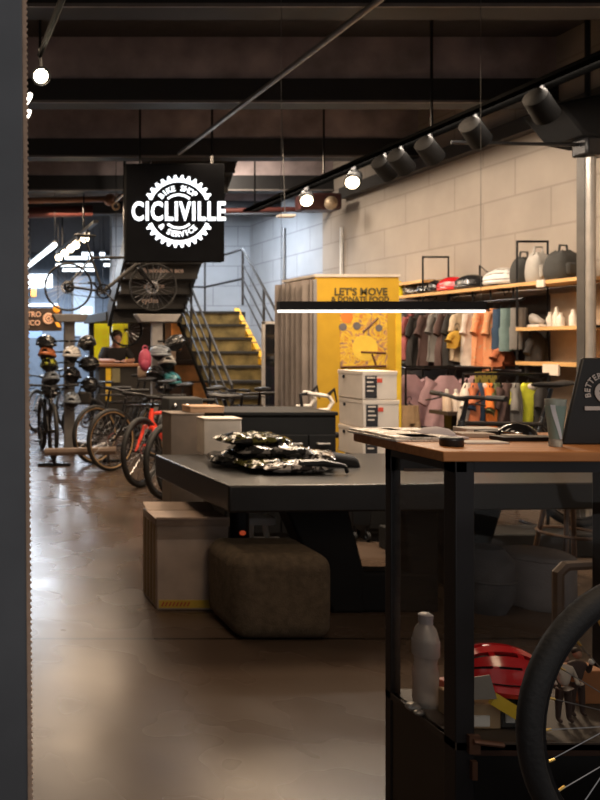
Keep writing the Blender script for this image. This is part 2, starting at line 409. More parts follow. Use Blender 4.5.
# left spotlights
lr = thing('spotlight_rail', (.8, 5.2, 3.4), 'dark rail above the brightest spotlight at top left', 'track rail')
MB().tube([P(63, -3, 4.2), P(40, 55, 5.4)], .02, 6).make('rail', M('matt_black', (.006, .006, .0065), .8, spec=.15), lr)
MB().tube([P(40, 55, 5.4), P(40, 55, 5.4) + Vector((0, 0, .6))], .01, 6).make('hanger', satin, lr)
star = M('lamp_star', (1, .9, .7), .5, emit=40, ecol=(1, .85, .6))
s1 = thing('spotlight', P(41, 60, 5.3), 'brightest glaring spotlight at top left beside the door jamb', 'spotlight')
c = P(41, 76, 5.2)
MB().tube([c + Vector((.03, .16, .05)), c + Vector((.008, .04, .012)), c], [.035, .06, .06], 16).make('lamp_head', satin, s1)
MB().ell(c + Vector((-.002, -.01, -.003)), (.045, .02, .045)).make('lens', star, s1)
MB().tube([P(40, 55, 5.4), c + Vector((.02, .12, .06))], .012, 8).make('bracket', satin, s1)
for k, (px, py, lb) in enumerate(((27, 98, 'half hidden glowing spotlight behind the door jamb, upper of two'), (26.5, 114, 'half hidden glowing spotlight behind the door jamb, lower of two'))):
    q = P(px, py, 6.6 + k)
    t = thing('spotlight', q + Vector((0, .1, .12)), lb, 'spotlight', 'spotlights behind the jamb')
    MB().tube([q + Vector((-.14, .05, .1)), q], [.05, .055], 12).make('lamp_head', satin, t)
    MB().tube([q, q + Vector((.02, -.005, -.012))], .05, 12).make('lens', M('lamp_soft', (1, .9, .75), .5, emit=6), t)
wr = thing('spotlight_rail', (2.05, 12, 3.05), 'far dark rail carrying the row of warm spotlights on the left', 'track rail')
MB().bx(2.02, 2.08, 10.5, 14.0, 3.05, 3.09).make('rail', satin, wr)
MB().bx(2.04, 2.06, 11.4, 11.42, 3.09, CZ).make('hanger', satin, wr); MB().bx(2.04, 2.06, 13.4, 13.42, 3.09, CZ).make('hanger', satin, wr)
ordn = ['leftmost', 'second from left', 'third from left', 'fourth from left', 'rightmost']
for k, px in enumerate((59, 65, 71, 76, 85)):
    D = 2.0 * 800 / (px + 60)
    q = Vector((2.0, D, 2.93))
    t = thing('spotlight', (2.05, D, 3.05), ordn[k] + ' glowing warm spotlight in the far row on the left', 'spotlight', 'far row of warm spotlights')
    MB().tube([(2.05, D + .05, 3.05), q + Vector((.03, .06, .03))], .015, 6).make('bracket', satin, t)
    MB().tube([q + Vector((.05, .10, .05)), q], [.05, .06], 12).make('lamp_head', satin, t)
    MB().ell(q + Vector((-.005, -.01, -.01)), (.058, .03, .058)).make('lens', lampw, t)
# fluorescent tubes
tube_e = M('tube_light', (.85, .93, 1), .5, emit=4, ecol=(.80, .91, 1))
def fluo(a, b, label, r=.035):
    t = thing('tube_light', (Vector(a) + Vector(b)) / 2, label, 'tube light', 'fluorescent tubes in the far room')
    a, b = Vector(a), Vector(b)
    MB().tube([a, b], r, 8).make('tube', tube_e, t)
    MB().tube([a + Vector((0, 0, .05)), b + Vector((0, 0, .05))], .03, 4).make('housing', greym, t)
    for q in (a, b): MB().tube([q + Vector((0, 0, .05)), Vector((q.x, q.y, CZ))], .004, 4).make('cable', satin, t)
fluo((1.72, 12.0, 2.95), (1.70, 16.2, 2.98), 'long slanting white tube light at left next to the door jamb', .04)
tl = [(82, 93, 254, 18.9, 'short highest white tube light left of the square sign'),
      (65, 87, 258, 19.8, 'white tube light in the second row down, left of its short neighbour'), (89.5, 94, 258, 19.9, 'very short white tube light at the right of the second row'),
      (56, 83, 265, 21.5, 'longest white tube light of the third row down'), (85, 94.5, 265, 21.6, 'short white tube light right of the longest one'),
      (62.5, 80, 270, 22.9, 'white tube light of the lowest row, left half'), (81.5, 94.5, 270, 22.9, 'white tube light of the lowest row, right half'),
      (100, 104.5, 254, 18.9, 'tiny highest tube light just left of the stair flight'), (100, 114, 258, 19.5, 'tube light of the second row just left of the stair flight'), (104, 112, 265, 21.5, 'tube light of the third row just left of the stair flight')]
for xa, xb, y, D, lb in tl: fluo(P(xa, y, D), P(xb, y, D), lb, .04)

# far windows, light boxes and a glowing wall panel
wd1 = struct(MB().bx(XP(27, 23.9), XP(52.5, 23.9), 23.93, 24.0, ZP(287.5, 23.9), ZP(274, 23.9)).make('window_1', M('window_glow', (.9, .95, 1), .5, emit=3.5, ecol=(.85, .93, 1))))
MB().bx(XP(27, 23.9), XP(52.5, 23.9), 23.9, 23.93, ZP(281.3, 23.9), ZP(280.5, 23.9)).make('glazing_bar', satin, wd1)
MB().bx(XP(34.6, 23.9), XP(35.3, 23.9), 23.9, 23.93, ZP(287.5, 23.9), ZP(274, 23.9)).make('glazing_bar', satin, wd1)
wd2 = struct(MB().bx(XP(73, 23.9), XP(95, 23.9), 23.93, 24.0, ZP(336, 23.9), ZP(276, 23.9)).make('glowing_wall_panel', M('pale_panel', (.42, .50, .60), .6, emit=.35, ecol=(.6, .75, 1))))  # pale blue wall panel, not a window; faint emission brightens it
MB().bx(XP(81, 23.9), XP(92, 23.9), 23.88, 23.93, ZP(314, 23.9), ZP(307, 23.9)).make('pane', M('pane_glow', (.8, .88, .85), .5, emit=1.2), wd2)
MB().bx(XP(72, 23.8), XP(73.5, 23.8), 23.85, 23.93, 0, ZP(276, 23.8)).make('panel_frame', greym, wd2)
wd3 = struct(MB().bx(XP(27, 23.9), XP(58, 23.9), 23.93, 24.0, ZP(306, 23.9), ZP(303.5, 23.9)).make('window_3', M('slot_glow', (.9, .95, 1), .5, emit=2.5, ecol=(.85, .93, 1))))
wd4 = struct(MB().bx(XP(27, 20), XP(42, 20), 19.95, 20.0, ZP(338, 20), ZP(328, 20)).make('window_4', M('blue_glow', (.3, .45, .75), .5, emit=.6)))
tag(MB().box(P(33.5, 293, 21), (.14, .14, .22)).make('sconce_lamp', M('orange_lamp', (.9, .35, .08), .5, emit=.6), bevel=.03), 'small orange lamp glow below the bright far window', 'lamp')

# ------------------------------------------------------------------ orange workshop sign
os_ = thing('workshop_sign', P(45, 318, 13.0), 'dark hanging sign with orange lettering and gear by the door jamb', 'sign')
MB().bx(XP(24, 13), XP(62, 13), 13.0, 13.06, ZP(331, 13), ZP(308, 13)).make('panel', M('sign_brown', (.055, .03, .018), .6), os_)
ot = M('orange_letters', (.75, .42, .25), .5, emit=.25)
RX = Matrix.Rotation(PI / 2, 4, 'X')
def txt(body, px, py, D, hpx, mat, parent, name='lettering', bold=0.0, align='CENTER', spacing=1.0, yoff=-.004):
    q = P(px, py, D) + Vector((0, yoff, 0))
    return MB().text(body, hpx * D / F * 1.42, Matrix.Translation(q) @ RX, .003, bold, align, spacing).make(name, mat, parent, smooth=False)
txt('TRO', 34, 314.5, 12.98, 5, ot, os_, bold=.003); txt('ICO', 34, 323, 12.98, 5, ot, os_, bold=.003)
g = MB(); cg = P(48.5, 318.5, 12.97)
g.torus(cg, .075, .018, N=24, n=6, sq=.5); g.torus(cg, .03, .012, N=16, n=6)
for k in range(8): g.box(cg + Vector((math.cos(k * PI / 4) * .05, 0, math.sin(k * PI / 4) * .05)), (.06, .012, .012), ry=-k * PI / 4)
g.make('gear_emblem', ot, os_)
og = M('orange_piece', (.95, .38, .03), .5, emit=.5)
pc = MB(); pc.ell(P(56.5, 309, 12.95), (.06, .02, .06)); pc.prism([(XP(54, 12.95), ZP(314, 12.95)), (XP(59, 12.95), ZP(314, 12.95)), (XP(56, 12.95), ZP(318, 12.95)), (XP(61, 12.95), ZP(327, 12.95)), (XP(57.5, 12.95), ZP(327, 12.95)), (XP(52, 12.95), ZP(318, 12.95))], 12.93, 12.96)
pc.make('orange_symbol', og, os_)
for px in (30, 58): MB().tube([P(px, 308, 13.03), Vector((XP(px, 13.03), 13.03, CZ))], .006, 5).make('cable', satin, os_)

# ------------------------------------------------------------------ hanging square sign
SD = 8.4
sg = thing('hanging_shop_sign', (2.47, SD, 2.33), 'black square hanging sign with glowing white chainring logo and lettering', 'sign')
MB().bx(XP(126.5, SD), XP(224.5, SD), SD, SD + .12, ZP(261.5, SD), ZP(163.5, SD)).make('panel', M('sign_black', (.006, .0065, .008), .95, spec=.03), sg, bevel=.006)
for px in (140, 212): MB().tube([P(px, 163.5, SD + .06), Vector((XP(px, SD + .06), SD + .06, CZ))], .012, 6).make('hanger', satin, sg)
neon = M('sign_white_light', (.9, .95, 1), .5, emit=1.6, ecol=(.80, .90, 1))
g = MB(); S = SD / F; cen = P(178.5, 211.5, SD); yy0, yy1 = SD - .014, SD - .001
def arc_ring(r0, r1, a0, a1, n=40):
    pts = []
    for i in range(n):
        for r in (r0, r1): pass
        t0, t1 = a0 + (a1 - a0) * i / n, a0 + (a1 - a0) * (i + 1) / n
        q = [(cen.x + r * math.cos(t), cen.z + r * math.sin(t)) for r, t in ((r0, t0), (r1, t0), (r1, t1), (r0, t1))]
        g.prism(q, yy0, yy1)
for a0, a1 in ((.40, PI - .40), (PI + .40, 2 * PI - .40)):
    arc_ring(29.2 * S, 32.5 * S, a0, a1)
    n = 12
    for k in range(n):
        t = a0 + (a1 - a0) * (k + .5) / n
        hw = .074
        q = [(cen.x + r * math.cos(tt), cen.z + r * math.sin(tt)) for r, tt in ((32.2 * S, t - hw), (36.3 * S, t - hw * .35), (36.3 * S, t + hw * .35), (32.2 * S, t + hw))]
        g.prism(q, yy0, yy1)
arc_ring(15.6 * S, 17.6 * S, .86, PI - .86, 20); arc_ring(15.6 * S, 17.6 * S, PI + .86, 2 * PI - .86, 20)
g.make('chainring_emblem', neon, sg, smooth=False)
def fit_text(body, px, py, D, wpx, hpx, bold, ex, yoff, spacing=1.0):
    m = MB(); m.text(body, .3, Matrix.Identity(4), ex, bold, 'CENTER', spacing)
    xs = [v.co.x for v in m.bm.verts]; ys = [v.co.y for v in m.bm.verts]
    sx, sy = wpx * D / F / (max(xs) - min(xs)), hpx * D / F / (max(ys) - min(ys))
    c = Vector(((max(xs) + min(xs)) / 2, (max(ys) + min(ys)) / 2, 0))
    return m.xf(Matrix.Translation(P(px, py, D) + V3(0, yoff, 0)) @ RX @ Matrix.Diagonal((sx, sy, 1, 1)) @ Matrix.Translation(-c))
fit_text('CICLIVILLE', 178.3, 211.3, SD, 93.5, 19.5, .0075, .008, -.012, 1.14).make('main_lettering', neon, sg, smooth=False)
def arc_text(body, r, mid, step, up=True):
    m = MB(); n = len(body)
    for i, ch in enumerate(body):
        t = mid + (-(i - (n - 1) / 2) * step if up else (i - (n - 1) / 2) * step)
        q = Vector((cen.x + r * math.cos(t), SD - .010, cen.z + r * math.sin(t)))
        rot = t - PI / 2 if up else t + PI / 2
        if ch != ' ': m.text(ch, 7.0 * S * 1.1, Matrix.Translation(q) @ Matrix.Rotation(-rot, 4, 'Y') @ RX, .006, .0015)
    return m
arc_text('BIKE', 22.9 * S, PI / 2 + .05 + .20 * 2.5, .20).make('top_lettering', neon, sg, smooth=False)
arc_text('SHOP', 22.9 * S, PI / 2 + .05 - .20 * 2.5, .20).make('top_lettering', neon, sg, smooth=False)
arc_text('& SERVICE', 22.9 * S, -PI / 2 - .05, .20, False).make('bottom_lettering', neon, sg, smooth=False)
# ------------------------------------------------------------------ staircase
st = thing('staircase', (3.5, 11, 0), 'switchback metal stair with olive risers, yellow side stringer and a dark upper flight with lettering', 'staircase')
soff0 = M('stringer_black', (.015, .014, .013), .9, spec=.1)
riser = M('stair_riser', (.20, .15, .055), .55, var=.5, vscale=7); tread = M('stair_tread', (.03, .028, .025), .6)
SX0, SX1, SY0, SY1, SZ = 3.57, 4.43, 9.7, 12.05, 1.95
n = 10; rise, run = SZ / n, (SY1 - SY0) / n
for k in range(n):
    y = SY0 + k * run
    MB().bx(SX0, SX1, y + .03, y + .045, k * rise + .0, (k + 1) * rise - .035).make('riser', riser, st)
    MB().bx(SX0, SX1, y, y + run + .04, (k + 1) * rise - .035, (k + 1) * rise).make('tread', tread, st)
def stringer(x0, x1, mat, nm='stringer'):
    a = [(x0, SY0 - .1, -.0), (x1, SY0 - .1, 0), (x1, SY0 - .1, .16), (x0, SY0 - .1, .16)]
    b = [(x0, SY1, SZ - .1), (x1, SY1, SZ - .1), (x1, SY1, SZ + .06), (x0, SY1, SZ + .06)]
    return MB().hexa(a, b).make(nm, mat, st)
hz = bpy.data.materials.new('hazard_yellow'); hz.use_nodes = True
nt = hz.node_tree; b_ = nt.nodes['Principled BSDF']; b_.inputs['Roughness'].default_value = .5
g_ = nt.nodes.new('ShaderNodeNewGeometry'); s_ = nt.nodes.new('ShaderNodeSeparateXYZ'); nt.links.new(g_.outputs['Position'], s_.inputs[0])
a_ = nt.nodes.new('ShaderNodeMath'); a_.operation = 'MULTIPLY'; a_.inputs[1].default_value = 9.5; nt.links.new(s_.outputs['Z'], a_.inputs[0])
f_ = nt.nodes.new('ShaderNodeMath'); f_.operation = 'FRACT'; nt.links.new(a_.outputs[0], f_.inputs[0])
l_ = nt.nodes.new('ShaderNodeMath'); l_.operation = 'LESS_THAN'; l_.inputs[1].default_value = .22; nt.links.new(f_.outputs[0], l_.inputs[0])
mx_ = nt.nodes.new('ShaderNodeMixRGB'); mx_.inputs[1].default_value = (.85, .47, .02, 1); mx_.inputs[2].default_value = (.25, .13, .02, 1)
nt.links.new(l_.outputs[0], mx_.inputs[0]); nt.links.new(mx_.outputs[0], b_.inputs['Base Color'])
stringer(SX1 + .0, SX1 + .07, hz); MB().hexa([(SX0 - .02, SY0, .0), (SX0, SY0, 0), (SX0, SY0, .1), (SX0 - .02, SY0, .1)], [(SX0 - .02, SY1, SZ - .1), (SX0, SY1, SZ - .1), (SX0, SY1, SZ), (SX0 - .02, SY1, SZ)]).make('stringer', soff0, st)
MB().bx(2.5, 4.6, SY1, 13.9, SZ - .13, SZ).make('landing', M('landing_dark', (.02, .02, .02), .6), st)
for x in (2.56, 4.52): MB().bx(x, x + .08, 13.7, 13.78, 0, SZ - .13).make('landing_post', satin, st)
railm = M('rail_metal', (.045, .045, .048), .5, .4)
def slope_rail(x, base, y0=SY0, y1=SY1, z0=0.0, z1=SZ, nm='handrail', r=.02):
    return MB().tube([(x, y0, z0 + base), (x, y1, z1 + base)], r, 6)
for x, nm in ((SX0 - .03, 'left_handrail'), (SX1 + .13, 'right_handrail')):
    m = MB()
    for hh in (.95, .72, .50, .28): m.tube([(x, SY0, hh), (x, SY1, SZ + hh)], .02 if hh > .9 else .014, 6)
    for k in range(4): m.tube([(x, SY0 + (SY1 - SY0) * k / 3, SZ * k / 3 + .1), (x, SY0 + (SY1 - SY0) * k / 3, SZ * k / 3 + .95)], .018, 6)
    m.make('handrail', railm, st)
m = MB()
for hh in (.95, .5): m.tube([(3.45, 13.8, SZ + hh), (4.58, 13.8, SZ + hh)], .02, 6)
for x in (3.5, 4.1, 4.57): m.tube([(x, 13.8, SZ), (x, 13.8, SZ + .95)], .018, 6)
for hh in (.95, .5): m.tube([(4.57, 12.05, SZ + hh), (4.57, 13.8, SZ + hh)], .02, 6)
m.make('landing_rail', railm, st)
# upper flight coming back towards the shop front, seen from below
UX0, UX1, US = 2.56, 3.57, .83
def uz(y): return SZ - .17 + US * (SY1 - y)
soff = M('soffit_dark', (.016, .014, .013), .6)
m = MB()
ue = 9.55; k = 0; y = SY1
while y > ue:
    y2 = max(y - .235, ue)
    m.bx(UX0, UX1, y2, y, uz(y) + .0, uz(y) + .05)
    m.bx(UX0, UX1, y2 - .02, y2, uz(y), uz(y2) + .05); y = y2
m.make('upper_flight', soff, st)
for x in (UX0 - .04, UX1):
    MB().hexa([(x, SY1, uz(SY1) - .05), (x + .04, SY1, uz(SY1) - .05), (x + .04, SY1, uz(SY1) + .25), (x, SY1, uz(SY1) + .25)],
              [(x, ue, uz(ue) - .05), (x + .04, ue, uz(ue) - .05), (x + .04, ue, uz(ue) + .25), (x, ue, uz(ue) + .25)]).make('stringer', M('stringer_grey', (.06, .065, .07), .5, .4), st)
lt = M('stair_letters', (.60, .42, .32), .6, emit=.12)
for body, px, py, sz in (('& windows ace', 163, 272, 4.6), ('alliance', 154, 283.5, 4.8), ('cycles', 150, 295, 4.8), ('a system of', 160, 262, 4.2)):
    # the riser board whose face the row sits on
    y = SY1
    best = None
    while y > ue:
        y2 = y - .235
        zc = (uz(y) + uz(y2)) / 2 + .02
        pyc = PY + (H - zc) * F / (y2 - .02)
        if best is None or abs(pyc - py) < best[0]: best = (abs(pyc - py), y2 - .02, zc)
        y = y2
    Dq = best[1]
    q = Vector((XP(px, Dq), Dq - .004, best[2]))
    MB().text(body, sz * Dq / F * 1.45, Matrix.Translation(q) @ RX, .003, .002).make('lettering', lt, st, smooth=False)
for x, yy in ((UX0 - .02, 11.0), (UX0 + .2, 9.7)): MB().tube([(x, yy, uz(yy)), (x, yy, CZ)], .022, 6).make('hanger_post', satin, st)

# things below and behind the stair
om = M('orange_board', (.62, .25, .06), .6, var=.3, vscale=5)
t = thing('display_cabinet', (2.95, 12.9, 0), 'warm lit timber display cabinet under the stair landing', 'cabinet')
def pb(x0, x1, y0, y1, D, dp=.05): return MB().bx(XP(x0, D), XP(x1, D), D, D + dp, ZP(y1, D), ZP(y0, D))
pb(166, 204, 316, 425, 12.95).make('back_panel', M('brown_board', (.10, .055, .03), .7), t)
pb(172, 182, 320, 350, 12.9).make('side_panel', om, t)
pb(175, 199, 365, 381, 12.9).make('shelf_panel', om, t)
pb(193, 207, 383, 404, 12.9).make('lower_panel', om, t)
pb(164, 206, 360, 363, 12.6, .35).make('shelf', M('shelf_dark', (.05, .03, .02), .6), t)
tag(pb(206.5, 213, 367, 381, 12.5, .02).make('notice', M('blue_white_paper', (.6, .72, .85), .6, emit=.25)), 'small pale blue notice below the stair flight', 'notice')
pr = thing('storage_carton', P(168, 352, 12.5), 'pale open carton on the shelf under the stair', 'carton')
pb(161, 176, 345, 359.5, 12.6, .3).make('box_body', M('cream_card', (.62, .45, .33), .7), pr)
pb(160, 177, 343.5, 345, 12.58, .33).make('lid', M('cream_card', (.6, .45, .33), .7), pr)
bp_ = thing('black_helmet_bag', P(205, 352, 12.3), 'dark round bag on the shelf under the stair', 'bag')
MB().ell(P(205, 353, 12.45), (.16, .1, .11)).make('bag_body', dfab, bp_); MB().torus(P(205, 346, 12.45), .07, .012).make('handle', dfab, bp_)
tag(MB().ell(P(194.5, 344, 12.0), (.03, .03, .03)).make('bulb', M('bulb', (1, .9, .7), .4, emit=6)), 'tiny glowing bulb in front of the stair steps', 'bulb')
# tall mirror with pale frame
mr_ = thing('standing_mirror', (4.0, 9.6, 0), 'tall dark standing mirror with a pale frame left of the grey covered kiosk', 'mirror')
D = 9.4
MB().bx(XP(264.5, D), XP(279, D), D, D + .02, .05, ZP(324, D)).make('glass', M('mirror_glass', (.07, .08, .1), .06, .9, var=.0), mr_)
m = MB()
m.bx(XP(262.5, D), XP(264.5, D), D - .02, D + .03, 0, ZP(322, D)); m.bx(XP(279, D), XP(281, D), D - .02, D + .03, 0, ZP(322, D)); m.bx(XP(262.5, D), XP(281, D), D - .02, D + .03, ZP(324, D), ZP(321.5, D)); m.bx(XP(262.5, D), XP(281, D), D - .02, D + .03, 0, .05)
m.make('frame', M('mirror_frame', (.7, .68, .66), .4, .2), mr_)

# reception: desk, yellow panels, person
dk = thing('reception_desk', (2.9, 13.1, 0), 'dark reception desk with a brown top where the person stands', 'desk')
MB().bx(XP(97, 12.8), XP(172, 12.8), 12.8, 13.25, 1.10, 1.15).make('desk_top', M('desk_brown', (.28, .12, .05), .5), dk, bevel=.01)
MB().bx(XP(99, 12.85), XP(170, 12.85), 12.85, 13.2, 0, 1.10).make('front_panel', M('desk_dark', (.03, .026, .022), .6), dk)
MB().bx(XP(106, 12.82), XP(111, 12.82), 12.82, 12.85, .55, 1.08).make('yellow_stripe', yellow, dk)
MB().bx(XP(112, 12.82), XP(120, 12.82), 12.82, 12.85, .85, 1.08).make('pale_panel', M('pale_olive', (.25, .22, .12), .6), dk)
for k, (xa, xb, y0, y1, lb) in enumerate(((90, 109.5, 322, 366, 'bright yellow panel behind the person, left of two'), (113, 128, 322, 360, 'bright yellow panel behind the person, right of two'))):
    t = thing('partition_screen', (XP(xa, 14), 14, 0), lb, 'panel', 'yellow panels behind the desk')
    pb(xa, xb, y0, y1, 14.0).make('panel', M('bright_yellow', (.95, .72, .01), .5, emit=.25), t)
    MB().bx(XP((xa + xb) / 2, 14.03) - .04, XP((xa + xb) / 2, 14.03) + .04, 14.05, 14.1, 0, ZP(y1, 14)).make('post', satin, t)
t = thing('partition_screen', (XP(140, 14), 13.9, 0), 'dark brown partition right of the yellow panels behind the helmet stand', 'panel')
pb(128.5, 168, 318, 420, 13.92).make('panel', M('partition_brown', (.045, .028, .02), .7), t)
t = thing('lettered_notice', P(104, 318, 14.05), 'pale notice with dark letters above the yellow panel', 'notice')
pb(96, 110, 313.5, 321.5, 14.05, .02).make('panel', M('notice_glow', (.6, .62, .64), .6, emit=.25), t)  # emission brightens the unlit panel; the notice is no lamp
txt('OS', 104, 317.5, 14.04, 4.5, black, t)
MB().tube([P(103, 313.5, 14.06), Vector((XP(103, 14.06), 14.06, CZ))], .006, 5).make('cable', satin, t)

def skin_body(name, pts, edges, mat, parent, root, sub=2):
    me = bpy.data.meshes.new(name); me.from_pydata([p[0] for p in pts], edges, [])
    o = bpy.data.objects.new(name, me); C.objects.link(o)
    md = o.modifiers.new('k', 'SKIN'); md.use_smooth_shade = True
    for i, p in enumerate(pts):
        v = me.skin_vertices[0].data[i]; v.radius = p[1] if isinstance(p[1], tuple) else (p[1], p[1]); v.use_root = (i == root)
    sb = o.modifiers.new('s', 'SUBSURF'); sb.levels = sb.render_levels = sub
    dg = bpy.context.evaluated_depsgraph_get(); dg.update()
    m2 = bpy.data.meshes.new_from_object(o.evaluated_get(dg)); m2.name = name
    bpy.data.objects.remove(o); bpy.data.meshes.remove(me)
    m2.materials.clear(); m2.materials.append(mat)
    o = bpy.data.objects.new(name, m2); C.objects.link(o); o.parent = parent
    for p in m2.polygons: p.use_smooth = True
    return o
skin = M('skin', (.42, .22, .15), .55, var=.05)
pp = thing('person', (XP(114, 13.45), 13.45, 0), 'dark haired person in a black shirt leaning forward behind the reception desk', 'person')
V = Vector
pts = [(V((0, 0, .92)), (.15, .11)), (V((0, -.02, 1.12)), (.15, .11)), (V((0, -.08, 1.30)), (.18, .12)), (V((0, -.12, 1.40)), (.10, .08)), (V((0, -.14, 1.46)), .055), (V((0, -.17, 1.52)), .06),
       (V((.19, -.11, 1.36)), .06), (V((.27, -.20, 1.18)), .048), (V((.12, -.36, 1.19)), .036), (V((.06, -.40, 1.185)), .03),
       (V((-.19, -.11, 1.36)), .06), (V((-.27, -.20, 1.18)), .048), (V((-.12, -.36, 1.19)), .036), (V((-.06, -.40, 1.185)), .03),
       (V((.09, 0, .82)), .1), (V((.10, 0, .48)), .07), (V((.10, .02, .09)), .045), (V((.11, -.13, .04)), .035),
       (V((-.09, 0, .82)), .1), (V((-.10, 0, .48)), .07), (V((-.10, .02, .09)), .045), (V((-.11, -.13, .04)), .035)]
ed = [(0, 1), (1, 2), (2, 3), (3, 4), (4, 5), (2, 6), (6, 7), (7, 8), (8, 9), (2, 10), (10, 11), (11, 12), (12, 13), (0, 14), (14, 15), (15, 16), (16, 17), (0, 18), (18, 19), (19, 20), (20, 21)]
skin_body('body', pts, ed, skin, pp, 0)
cl = [(V((0, 0, .90)), (.165, .125)), (V((0, -.02, 1.12)), (.165, .125)), (V((0, -.08, 1.30)), (.195, .135)), (V((0, -.115, 1.39)), (.11, .09)),
      (V((.19, -.11, 1.36)), .075), (V((.27, -.20, 1.19)), .06), (V((-.19, -.11, 1.36)), .075), (V((-.27, -.20, 1.19)), .06)]
skin_body('shirt', cl, [(0, 1), (1, 2), (2, 3), (2, 4), (4, 5), (2, 6), (6, 7)], M('black_shirt', (.012, .011, .012), .9), pp, 0)
tr = [(V((0, 0, .93)), (.16, .12)), (V((.09, 0, .82)), .112), (V((.10, 0, .48)), .085), (V((.10, .02, .1)), .065), (V((-.09, 0, .82)), .112), (V((-.10, 0, .48)), .085), (V((-.10, .02, .1)), .065)]
skin_body('trousers', tr, [(0, 1), (1, 2), (2, 3), (0, 4), (4, 5), (5, 6)], dfab, pp, 0)
o0 = pp.location
hd = MB(); Rh = Matrix.Rotation(.45, 3, 'X')
hc = V((0, -.21, 1.56))
hd.ell(o0 + hc, (.078, .095, .115), 20, 14, Rh); hd.ell(o0 + hc + Rh @ V((0, -.09, -.015)), (.014, .022, .022), 10, 8, Rh); hd.ell(o0 + hc + Rh @ V((0, -.055, -.08)), (.045, .04, .035), 12, 8, Rh)
for s in (-1, 1): hd.ell(o0 + hc + Rh @ V((s * .078, .01, -.01)), (.012, .022, .032), 10, 8, Rh)
head = hd.make('head', skin, pp)
ey = MB()
for s in (-1, 1): ey.ell(o0 + hc + Rh @ V((s * .03, -.087, .012)), (.013, .008, .008), 10, 6, Rh)
ey.make('eyes', black, head)
MB().ell(o0 + hc + Rh @ V((0, -.09, -.055)), (.024, .008, .006), 10, 6, Rh).make('mouth', M('lips', (.3, .1, .08), .5), head)
MB().ell(o0 + hc + Rh @ V((0, .025, .04)), (.092, .1, .1), 20, 14, Rh).make('hair', M('dark_hair', (.03, .015, .01), .7, bump=.5), pp)
for s in (-1, 1):
    m = MB(); q = o0 + V((s * .055, -.405, 1.183))
    m.ell(q + V((0, -.03, 0)), (.032, .045, .014))
    for k in range(4): m.tube([q + V(((k - 1.5) * .014, -.06, 0)), q + V(((k - 1.5) * .017, -.09 - .008 * (k in (1, 2)), 0)), q + V(((k - 1.5) * .018, -.115 - .01 * (k in (1, 2)), -.012))], [.009, .008, .006], 6)
    m.tube([q + V((-s * .028, -.02, 0)), q + V((-s * .045, -.055, 0)), q + V((-s * .042, -.075, -.004))], [.01, .009, .007], 6)
    m.make('hand', skin, pp)

# ------------------------------------------------------------------ bicycles
spoke_m = M('spokes', (.35, .35, .36), .3, .9)
def make_wheel_parts(root, c, R, tire_r, side=None, nsp=24, hubw=.05, N=48, fine=False, rotor=True):
    c = Vector(c)
    m = MB(); m.torus(c, R - tire_r * 1.9, tire_r * .62, N=N, n=6, sq=.9)
    w = m.make('wheel', satin, root)
    s = MB()
    for k in range(nsp):
        a = 2 * PI * k / nsp; sd = 1 if k % 2 else -1
        b = a + (.32 if (k // 2) % 2 else -.32)
        s.tube([c + V((.022 * math.cos(b), sd * hubw * .5, .022 * math.sin(b))), c + V(((R - tire_r * 2.2) * math.cos(a), 0, (R - tire_r * 2.2) * math.sin(a)))], .0013 if fine else .0022, 4)
    n1 = len(s.bm.faces)
    if fine:
        for k in range(nsp):
            a = 2 * PI * k / nsp; q0, q1 = R - tire_r * 2.55, R - tire_r * 2.55 - .017
            s.tube([c + V((q0 * math.cos(a), 0, q0 * math.sin(a))), c + V((q1 * math.cos(a), 0, q1 * math.sin(a)))], .003, 6)
    so = s.make('spokes', spoke_m, w)
    if fine:
        so.data.materials.append(M('gold_nipple', (.85, .55, .15), .3, .8))
        for i, p in enumerate(so.data.polygons):
            if i >= n1: p.material_index = 1
    MB().torus(c, R - tire_r, tire_r, N=N, n=10).make('tire', rubber, w)
    if side: 
        q = MB()
        for sd in (-1, 1): q.torus(c + V((0, sd * tire_r * .62, 0)), R - tire_r * 1.45, tire_r * .45, N=N, n=6, sq=.7)
        q.make('sidewall', side, w)
    MB().tube([c + V((0, -hubw, 0)), c + V((0, -hubw * .7, 0)), c + V((0, hubw * .7, 0)), c + V((0, hubw, 0))], [.012, .024, .024, .012], 12).make('hub', satin, w)
    if not rotor: return w
    r_ = MB(); r_.torus(c + V((0, hubw * .72, 0)), .075, .012, N=24, n=4, sq=.12)
    for k in range(5): r_.tube([c + V((0, hubw * .72, 0)), c + V((.07 * math.cos(k * 1.257), hubw * .72, .07 * math.sin(k * 1.257)))], .004, 4)
    r_.make('disc_rotor', chrome, w)
    return w
